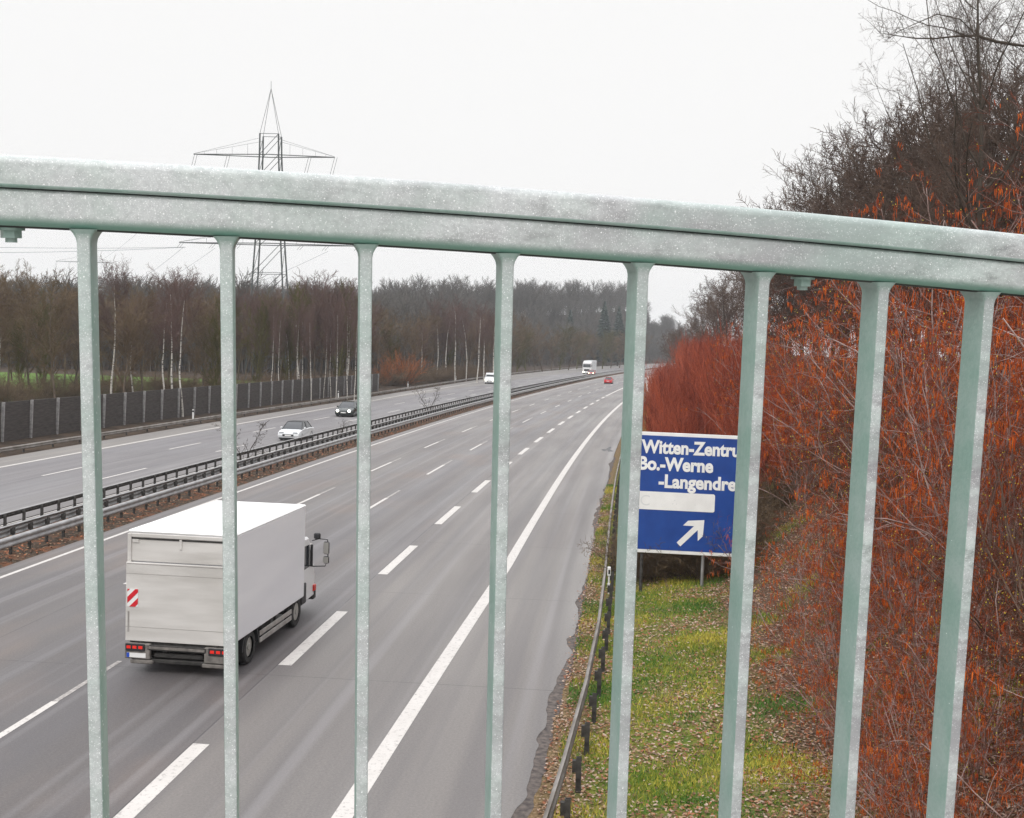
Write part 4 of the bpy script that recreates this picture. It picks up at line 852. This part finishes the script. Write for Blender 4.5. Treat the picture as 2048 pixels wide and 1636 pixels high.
# right bank: dark trees
for px,Y,yt,kd in ((1348,330,655,'dense'),(1365,300,640,'dense'),(1382,262,618,'dense'),(1402,232,585,'dense'),(1422,208,560,'dense'),(1442,190,545,'dense'),(1455,180,530,'dense'),(1480,160,500,'dense'),(1500,150,490,'dense'),(1518,140,455,'dense'),(1548,122,410,'dense'),(1575,112,385,'dense'),(1600,108,350,'dense'),(1632,98,325,'dense'),(1660,92,290,'dense'),(1685,84,255,'dense'),(1712,80,225,'dark'),(1750,74,195,'dense'),(1770,72,160,'dark'),(1795,68,170,'dense'),(1835,63,120,'dark'),(1865,62,150,'dense'),(1900,58,70,'dark'),(1935,55,130,'dense'),(1975,52,60,'dark'),(2010,50,90,'dense'),(2050,48,10,'dark'),(2090,47,40,'dense'),(1560,100,480,'dense'),(1620,90,430,'dense'),(1680,78,390,'dense'),(1745,68,340,'dense'),(1820,56,310,'dense'),(1900,50,300,'dense'),(1985,44,280,'dense'),(2050,42,260,'dense')):
    T_(kd,px,Y,yt,'dark bare tree on right bank',group='dark trees on the right bank',name='bare_tree',wid=1.1)
tt=T_('tall',1962,37,-330,'tall dark tree with straight trunk and long sideways limb at upper right',group=None,name='tall_tree',rz=0,wid=.8)
k_=tt.scale[2]; z0_=(CAMH+37*(718-88)/FPX-tt.location.z)/k_; u_=37/FPX/tt.scale[0]
lp=[(95,18),(60,6),(0,0),(-45,-7),(-88,-3),(-130,2),(-168,1),(-205,-5),(-232,-9)]; lb=MB(); L3=[Vector((a_*u_,(.3*math.sin(i_)),z0_-b_*u_)) for i_,(a_,b_) in enumerate(lp)]
lb.tube(L3,[.05,.055,.07,.055,.045,.035,.028,.02,.01],6); rr_=random.Random(2)
lb.tube([L3[3],L3[3]+Vector((-30*u_,.2,26*u_)),L3[3]+Vector((-75*u_,.3,34*u_)),L3[3]+Vector((-118*u_,.25,18*u_)),L3[7]+Vector((-4*u_,0,2*u_))],[.035,.03,.026,.02,.01],5)
for i_ in range(34):
    q=L3[3+rr_.randrange(6)]; q2=L3[3+rr_.randrange(6)]; q=q.lerp(q2,.3*rr_.random()); d_=Vector((rr_.uniform(-.9,.2),rr_.uniform(-.5,.5),rr_.uniform(-.5,.9)))*rr_.uniform(.5,1.5); lb.tube([q,q+d_*.5+Vector((0,0,.05)),q+d_],[.014,.01,.006],3)
    for j_ in range(3): e_=q+d_*rr_.uniform(.4,1); f_=Vector((rr_.uniform(-.5,.3),rr_.uniform(-.3,.3),rr_.uniform(-.1,.5)))*.8; lb.tube([e_,e_+f_*.5,e_+f_],[.009,.007,.005],3)
lb.build('limb',B_dark,tt)
T_('tall',2075,40,-160,'tall dark tree cut off by the right edge of the view',group=None,name='tall_tree',rz=2.2,wid=.9)
T_('tall',1850,62,20,'tall dark tree behind the upright one at the upper right',group=None,name='tall_tree',rz=4.1,wid=.9)
# ------------------------------------------------------------------ shrubs
def shrub_meshes(seed,P,mats,name,catk=None,buds=None):
    sl_=P.get('stemlv',1); g=grow(seed,P); V,F=tubes([x for l in range(sl_) for x in g[l]],4); parts=[('stems',mesh_np(name+'_stems',V,[F],mats[0],smooth=True))]
    tw=[x for l in range(sl_,len(P['n'])) for x in g[l]]
    if tw: V,F=tubes(tw,3); parts.append(('twigs',mesh_np(name+'_twigs',V,[F],mats[1])))
    rs=np.random.RandomState(seed+99)
    if catk:
        L=[]; cand=[x for l in (len(P['n'])-1,len(P['n'])-2) for x in g[l]]
        for _ in range(catk):
            p,r=cand[rs.randint(len(cand))]; q=p[rs.randint(1,len(p))]
            for m_ in range(rs.randint(1,7)):
                ln=rs.uniform(.06,.15); o=rs.randn(3)*.028; d=rs.randn(3)*.006; a=q+o
                pts=np.array([a,a+d+[0,0,-ln*.12],a+d*2+[0,0,-ln*.5],a+d*3+[0,0,-ln*.9],a+d*3+[0,0,-ln]]); L.append((pts,np.array([.001,.0046,.0056,.0046,.001])*rs.uniform(.8,1.25)))
        V,F=tubes(L,4); parts.append(('catkins',mesh_np(name+'_catkins',V,[F],mats[2],smooth=True)))
    if buds:
        L=[]; cand=g[len(P['n'])-1]
        for _ in range(buds):
            p,r=cand[rs.randint(len(cand))]; q=p[-1]; L.append((np.array([q,q+[0,0,.009],q+[0,0,.02]]),np.array([.002,.009,.002])))
        V,F=tubes(L,5); parts.append(('blossoms',mesh_np(name+'_blossoms',V,[F],mats[3],smooth=True)))
    return parts
S_grey=bark('hazel_stem_bark',(.20,.12,.10),(.44,.33,.30),3); S_red=bark('reddish_twigs',(.085,.016,.008),(.34,.080,.034),1.5,.8); S_cat=bark('orange_catkins',(.42,.058,.010),(.68,.16,.022),9,.8); S_yel=mat('yellow_buds',(.75,.62,.05),.7)
S_dkstem=bark('dark_shrub_stems',(.07,.045,.032),(.20,.13,.10),3); S_dktw=bark('dark_shrub_twigs',(.05,.018,.010),(.18,.060,.030),1.5,.8); D_red=bark('red_dogwood_stems',(.08,.020,.013),(.26,.060,.035),.9,.7); D_tw=bark('red_dogwood_twigs',(.15,.026,.018),(.50,.12,.06),.7,.7); O_tw=bark('orange_twigs',(.30,.10,.035),(.45,.17,.06),1.5,.8)
HZ=dict(stemlv=2,stems=26,spread=.85,base=.5,H=4.6,r=.023,rmin=.0034,n=[9,7,5,4],tip=[.35,.35,.4,.5],jit=[.13,.20,.22,.22],up=[.02,.03,.03,.02],ch=[10,6,4],f0=[.15,.12,.1],ang=[.8,.8,.8],lr=[.38,.46,.5],rr=[.48,.5,.55],shape=lambda f:1-.4*f)
SHV={}
SHV['hazel']=[shrub_meshes(s,HZ,(S_grey,S_red,S_cat,S_yel),'hazel',850,300) for s in (21,22,23)]
DG=dict(stems=105,spread=.38,base=1.6,H=4.3,r=.016,rmin=.009,n=[7,5,4],tip=[.4,.4,.5],jit=[.06,.10,.12],up=[.05,.14,.12],ch=[9,5],f0=[.12,.1],ang=[.45,.45],lr=[.38,.5],rr=[.6,.7],shape=lambda f:1-.35*f)
SHV['cornel']=[shrub_meshes(s,dct(HZ,ch=[9,6,4],H=4.3),(S_dkstem,S_dktw,S_cat,S_yel),'cornel',0,700) for s in (25,26)]
SHV['dogwood']=[shrub_meshes(s,DG,(D_red,D_tw),'dogwood') for s in (31,32)]
SHV['orange']=[shrub_meshes(33,dct(DG,stems=60,spread=.7,H=4,r=.03,rmin=.012,base=.8,up=[.02,.05,.05]),(B_brown,O_tw),'orange')]
SHV['scrub']=[shrub_meshes(s,dct(HZ,stems=40,H=3.5,rmin=.006,r=.02,ch=[10,6,4]),(B_brown,T_brown),'scrub') for s in (35,)]
SHV['sapling']=[shrub_meshes(37,dct(HZ,stemlv=4,stems=2,spread=.12,base=.05,H=3.2,rmin=.006,r=.02,ch=[14,5,3],lr=[.3,.4,.5]),(B_dark,T_dark),'sapling')]
def shrub(kind,s,l,scale,label,cat,group,name='shrub',z=None,lean=(0,0)):
    x,y=WL(s,l); x,y=float(x),float(y); zb=float(hz(s,l)) if z is None else z; o=empty(name,(x,y,zb-.05),rnd.uniform(0,6.28)); o.rotation_euler=(lean[0],lean[1],rnd.uniform(0,6.28))
    o.scale=(scale,scale,scale) if np.isscalar(scale) else scale
    for nm,me in SHV[kind][rnd.randrange(len(SHV[kind]))]: link(nm,me,o)
    PEND.append((o,label,cat,group,px_of(x,y,zb+1.5)[0],y)); return o
rnd=random.Random(5)
for s,l,k_ in ((16.5,4.9,.6),(19.5,4.7,.55),(22.5,4.9,.62),(27,5.3,.8),(31,6.3,.85),(6.5,7.0,1.0),(9.5,6.6,1.15),(8,9.6,1.25),(12,5.9,.85),(12.5,9.2,1.25),(13,12.5,1.5),(15.5,6.9,1.0),(17,10.2,1.35),(18,13.5,1.45),(18.5,5.9,.75),(20,7.6,1.15),(22,11.0,1.4),(23,6.2,.85),(24,14,1.5),(25,8.2,1.2),(27.5,11.5,1.45),(28,7.0,.95),(31,9.2,1.35),(31,14,1.6),(33.5,7.9,1.05),(36,10.8,1.6),(38.5,8.4,1.15),(40,13.5,1.9),(42,9.4,1.45),(46,7.4,1.2),(47,11.8,1.7),(52,9.2,1.4),(57,7.6,1.2),(60,11,1.6),(67,9.5,1.45)):
    dk=(int(s*7+l*3)%3==0) and k_>.9
    shrub('cornel' if dk else 'hazel',s,l,(k_,k_,k_*rnd.uniform(.92,1.1)),'dark twiggy bush with yellow buds' if dk else 'hazel bush with orange catkins','bush','dark budding bushes on the right bank' if dk else 'hazel bushes on the right bank',name='budding_bush' if dk else 'hazel_bush')
for s in np.arange(52,205,8.5):
    for l,k_ in ((3.9,1.0),(7.4,1.15)): 
        ll_=l+float(edge_r(s))+.85; shrub('dogwood',s+rnd.uniform(-2,2)+(4 if l>5 else 0),ll_+rnd.uniform(-.4,.4),(k_*1.1,k_*1.1,k_*rnd.uniform(.95,1.2)*np.interp(s,[50,70,200],[.8,1.15,1.25])),'dense red stemmed bush','bush','red dogwood bushes',name='dogwood_bush')
for s,l in ((66,2.6),(74,2.3),(58,4.6),(62,6.2),(48,6.6),(50,4.9),(45.5,5.4),(41.0,1.5),(40.8,2.9),(41.6,4.0),(42.6,2.2),(43,3.4),(42.2,1.0),(44,4.6)): shrub('scrub',s,l,(.8,.8,.75),'low brown scrub below red bushes','bush','brown scrub on the right verge',name='scrub_bush')
x,y=(800-1024)/FPX*228,228.; s_,l_=SL(x,y); shrub('orange',s_,l_,(1.7,1.7,1.55),'orange brown bush beyond the end of the noise wall','bush',None,name='orange_bush')
x,y=(766-1024)/FPX*222,222.; s_,l_=SL(x,y); shrub('orange',s_,l_,(.8,.8,1.0),'small orange bush right beside the wall end','bush',None,name='orange_bush')
for px in range(-20,760,42): 
    Y=np.interp(px,[0,450,760],[118,150,215])+rnd.uniform(0,10); x=(px-1024)/FPX*Y; s_,l_=SL(x,Y)
    if l_<-47: shrub('scrub',s_,l_,(1.6,1.6,1.1),'brown undergrowth behind noise wall','bush','undergrowth behind the noise wall',name='scrub_bush')
for px in range(775,1010,26):
    Y=np.interp(px,[770,1010],[222,310]); x=(px-1024)/FPX*Y; s_,l_=SL(x,Y); shrub('scrub',s_,min(l_,float(edge_l(s_))-5),(2.0,2.0,1.3),'brown undergrowth at roadside wood','bush','undergrowth of the roadside wood',name='scrub_bush')
for s,l,k_,nm in ((72.7,-24.0,1.5,'thin bare sapling in the median between the first and second railing bars'),(95,-23.8,.8,'small bare sapling in the median in front of the white car'),(133,-23.7,1.7,'thin bare sapling in the median right of the third railing bar'),(161,-23.7,.6,'low bare sapling in the median left of the fourth railing bar'),(197,-23.7,.7,'low bare sapling in the median right of the fourth railing bar'),(122,-23.7,.5,'small bare sapling in the median in front of the black car')):
    o=shrub('sapling',s,l,k_,nm,'sapling',None,name='sapling')

# labels: each plant is told apart by the gap between bars it is seen in and its order there
from collections import defaultdict
D=defaultdict(list)
for e in PEND:
    o,label,cat,group,px,Y=e
    if group is None: tag(o,label,cat); continue
    gi=next(i for i,(x_,_) in enumerate(GAPS) if px<x_); D[(label,gi)].append(e)
ORD=['leftmost','second','third','fourth','fifth','sixth','seventh','eighth','ninth','tenth','eleventh','twelfth','thirteenth','fourteenth','fifteenth','sixteenth','seventeenth','eighteenth','nineteenth','twentieth']+['%s %s'%('twenty',x) for x in ('first','second','third','fourth','fifth','sixth','seventh','eighth','ninth')]+['thirtieth']+['thirty '+x for x in ('first','second','third','fourth','fifth','sixth','seventh','eighth','ninth')]
SHORT=['left of bar one','between bars one and two','between bars two and three','between bars three and four','between bars four and five','between bars five and six','between bars six and seven','between bars seven and eight','right of bar eight']
for (label,gi),L in D.items():
    L.sort(key=lambda e:e[4])
    for k_,(o,_,cat,group,px,Y) in enumerate(L):
        lab=label.replace(' the ',' ')
        if len(L)==1: t_=''
        elif k_==len(L)-1: t_='rightmost, '
        elif k_==0: t_='leftmost, '
        else: t_=ORD[k_]+' from left, '
        lab='%s, %s%s'%(lab,t_,SHORT[gi])
        n_=len(lab.split())
        if n_>16: lab=lab.replace(' from left,',' there,'); n_=len(lab.split())
        if n_>16: print('LONG',n_,lab)
        tag(o,lab,cat,group)

# ------------------------------------------------------------------ far wood (one mass)
def far_wood():
    rs=np.random.RandomState(77); base=[]
    for sd_ in (41,42,43):
        g=grow(sd_,dct(FAR,H=14,r=.2,rmin=.06,n=[5,3,2],tip=[.2,.4,.5],jit=[.05,.1,.15],up=[.03,.08,.05],ch=[30,16],f0=[.2,.1],ang=[.7,.7],lr=[.32,.45],rr=[.45,.5])); V,F=tubes([x for l in range(3) for x in g[l]],3); base.append((V,F))
    Vs=[];Fs=[];off=0;n=0
    spots=[]
    KP=[-300,440,740,900,1000,1110,1250,1300,1400,1700]; YC=[420,430,450,520,600,690,820,920,940,940]
    for px in np.arange(-60,1560,6.8):
        yc=np.interp(px,KP,YC)
        for row in range(9): Y=yc-165+row*24+rs.uniform(-11,11); spots.append(((px+rs.uniform(-5,5)-1024)/FPX*Y,Y))
    for (X,Y) in spots:
        s_,l_=SL(X,Y)
        if -53<l_<-4: continue
        V,F=base[rs.randint(3)]; a=rs.rand()*6.28; k_=rs.uniform(.62,1.22); c,s1=math.cos(a)*k_,math.sin(a)*k_
        Q=np.stack([V[:,0]*c-V[:,1]*s1+X,V[:,0]*s1+V[:,1]*c+Y,V[:,2]*k_*rs.uniform(.85,1.15)+float(hz(s_,l_))],1); Vs.append(Q); Fs.append(F+off); off+=len(V)
    o=link('distant_wood',mesh_np('distant_wood',np.concatenate(Vs),[np.concatenate(Fs)],T_grey)); tag(o,'grey leafless wood covering the far hillside behind the motorway','wood',kind='stuff')
far_wood()
# spruces on the far hill
def spruce():
    rs=np.random.RandomState(8); b=MB(); V=[];L=[]
    for k in range(46):
        z=1.5+k*.26; r=(14-z)*.27
        for j in range(9):
            a=rs.rand()*6.28; ln=r*rs.uniform(.7,1.1); p=np.array([0,0,z]); q=p+[math.cos(a)*ln*.6,math.sin(a)*ln*.6,-.15*ln]; e=p+[math.cos(a)*ln,math.sin(a)*ln,-.25*ln]; L.append((np.array([p,q,e]),np.array([.16,.22,.04])))
    return mesh_np('spruce_crown',*[x if i==0 else [x] for i,x in enumerate(tubes(L,4))],mat('spruce_needles',((.02,.035,.03),(.05,.07,.055)),.9,noise=(1,3)))
spm=spruce(); sb=MB(); sb.cyl((0,0,6.5),.2,13.4,r2=.04); sbm=sb.mesh('spruce_trunk',B_dark)
for px,yt,nm in ((1135,616,'left one of the dark conifers on the far hilltop'),(1203,598,'pointed dark conifer on the far hilltop'),(1232,608,'broad dark conifer on the far hilltop near the fourth bar gap edge')):
    Y=600.; X=(px-1024)/FPX*Y; s_,l_=SL(X,Y); zb=float(hz(s_,l_)); zt=top_at(Y,yt-(px-1024)*math.tan(ROLL),px); o=empty('conifer_tree',(X,Y,zb)); k_=(zt-zb)/13.8; o.scale=(k_,k_,k_); link('trunk',sbm,o); link('crown',spm,o); tag(o,nm,'conifer','dark conifers on the far hilltop')

# ------------------------------------------------------------------ grass and fallen leaves (stuff)
def scatter_leaves(name,n,sfun,mats,sz,label):
    rs=np.random.RandomState(len(name)*7+n%97); S_,L_=sfun(rs,n); X,Y=WL(S_,L_); Z=hz(S_,L_)+rs.uniform(.01,.05,len(S_)); n=len(S_)
    s0=rs.uniform(.6,1.3,n)*sz; a=rs.rand(n)*6.28; ti=rs.uniform(-.5,.5,n); u=np.stack([np.cos(a),np.sin(a),ti*.6],1)*s0[:,None]; v=np.stack([-np.sin(a),np.cos(a),rs.uniform(-.5,.5,n)],1)*s0[:,None]*.62
    P=np.stack([X,Y,Z],1); V=np.stack([P-u,P-v*.9+[0,0,.008],P+u+[0,0,.01],P+v],1).reshape(-1,3); F=np.arange(n*4).reshape(n,4)
    mi=rs.randint(0,len(mats),n); o=link(name,mesh_np(name,V,[F],mats,[mi])); return tag(o,label,'leaves',kind='stuff')
Lm_=[mat('leaf_%s'%c,v,.8) for c,v in (('tan',(.34,.22,.13)),('brown',(.17,.085,.05)),('pale',(.44,.33,.26)),('rust',(.30,.11,.05)))]
def cl_noise(S_,L_,seed=3):
    r=np.random.RandomState(seed); o=0
    for k in range(5): a,b_,c=r.uniform(.5,2.4),r.uniform(.5,2.4),r.rand()*6; o=o+np.sin(S_*a+L_*b_*(1 if k%2 else -1)+c)
    return o/5
def f1(rs,n):
    S_=16+rs.rand(n*2)**1.4*50; L_=rs.uniform(-1.0,8.5,n*2); k=rs.rand(n*2)<np.clip(.50-cl_noise(S_,L_)*1.1+ss(-S_,-34,-18)*.12+np.where(L_<-.2,.4,0)+ss(L_,2.8,4.4)*.5,.10,1); return S_[k][:n],L_[k][:n]
scatter_leaves('fallen_leaves',70000,f1,Lm_,.040,'brown and pale fallen leaves scattered over the right verge')
def f2(rs,n): S_=35+rs.rand(n)**1.5*120; return S_,rs.uniform(-24.3,-20.95,n)
scatter_leaves('median_leaves',6000,f2,[Lm_[3],Lm_[1],Lm_[0],mat('leaf_orange',(.36,.12,.05),.8)],.06,'orange brown fallen leaves lying under the median guard rails')
def grass():
    rs=np.random.RandomState(6); n=260000; S_=16+rs.rand(n)**1.2*55; L_=rs.uniform(-.75,7.2,n); k=rs.rand(n)<np.clip(.50+cl_noise(S_,L_)*1.5-ss(L_,3.0,4.6)*.55,.02,1); S_,L_=S_[k],L_[k]; n=len(S_)
    X,Y=WL(S_,L_); Z=hz(S_,L_)-.01; h=rs.uniform(.05,.14,n); a=rs.rand(n)*6.28; w_=rs.uniform(.007,.014,n); dx,dy=np.cos(a)*w_,np.sin(a)*w_; lx,ly=rs.randn(n)*.05,rs.randn(n)*.05
    V=np.stack([np.stack([X-dx,Y-dy,Z],1),np.stack([X+dx,Y+dy,Z],1),np.stack([X+lx,Y+ly,Z+h],1)],1).reshape(-1,3); F=np.arange(n*3).reshape(n,3)
    mi=np.clip((cl_noise(S_,L_,9)*2.4+1.35+rs.randn(n)*.7).astype(int),0,2)
    o=link('grass',mesh_np('grass',V,[F],[mat('grass_green',(.06,.17,.016),.8),mat('grass_mid',(.22,.27,.022),.8),mat('grass_yellow',(.50,.43,.06),.8)],[mi])); tag(o,'short patchy green and yellow grass on the right verge','grass',kind='stuff')
grass()

# ------------------------------------------------------------------ haze: the air itself
hb=MB(); hb.box(-860,1300,-330,1560,-1.6,66); hm=bpy.data.materials.new('haze_air'); hm.use_nodes=True; t=hm.node_tree; t.nodes.clear()
pv=t.nodes.new('ShaderNodeVolumePrincipled'); pv.inputs['Density'].default_value=.00024; pv.inputs['Color'].default_value=(.93,.96,1,1); om=t.nodes.new('ShaderNodeOutputMaterial'); t.links.new(pv.outputs[0],om.inputs['Volume'])
tag(hb.build('haze',hm),kind='stuff')
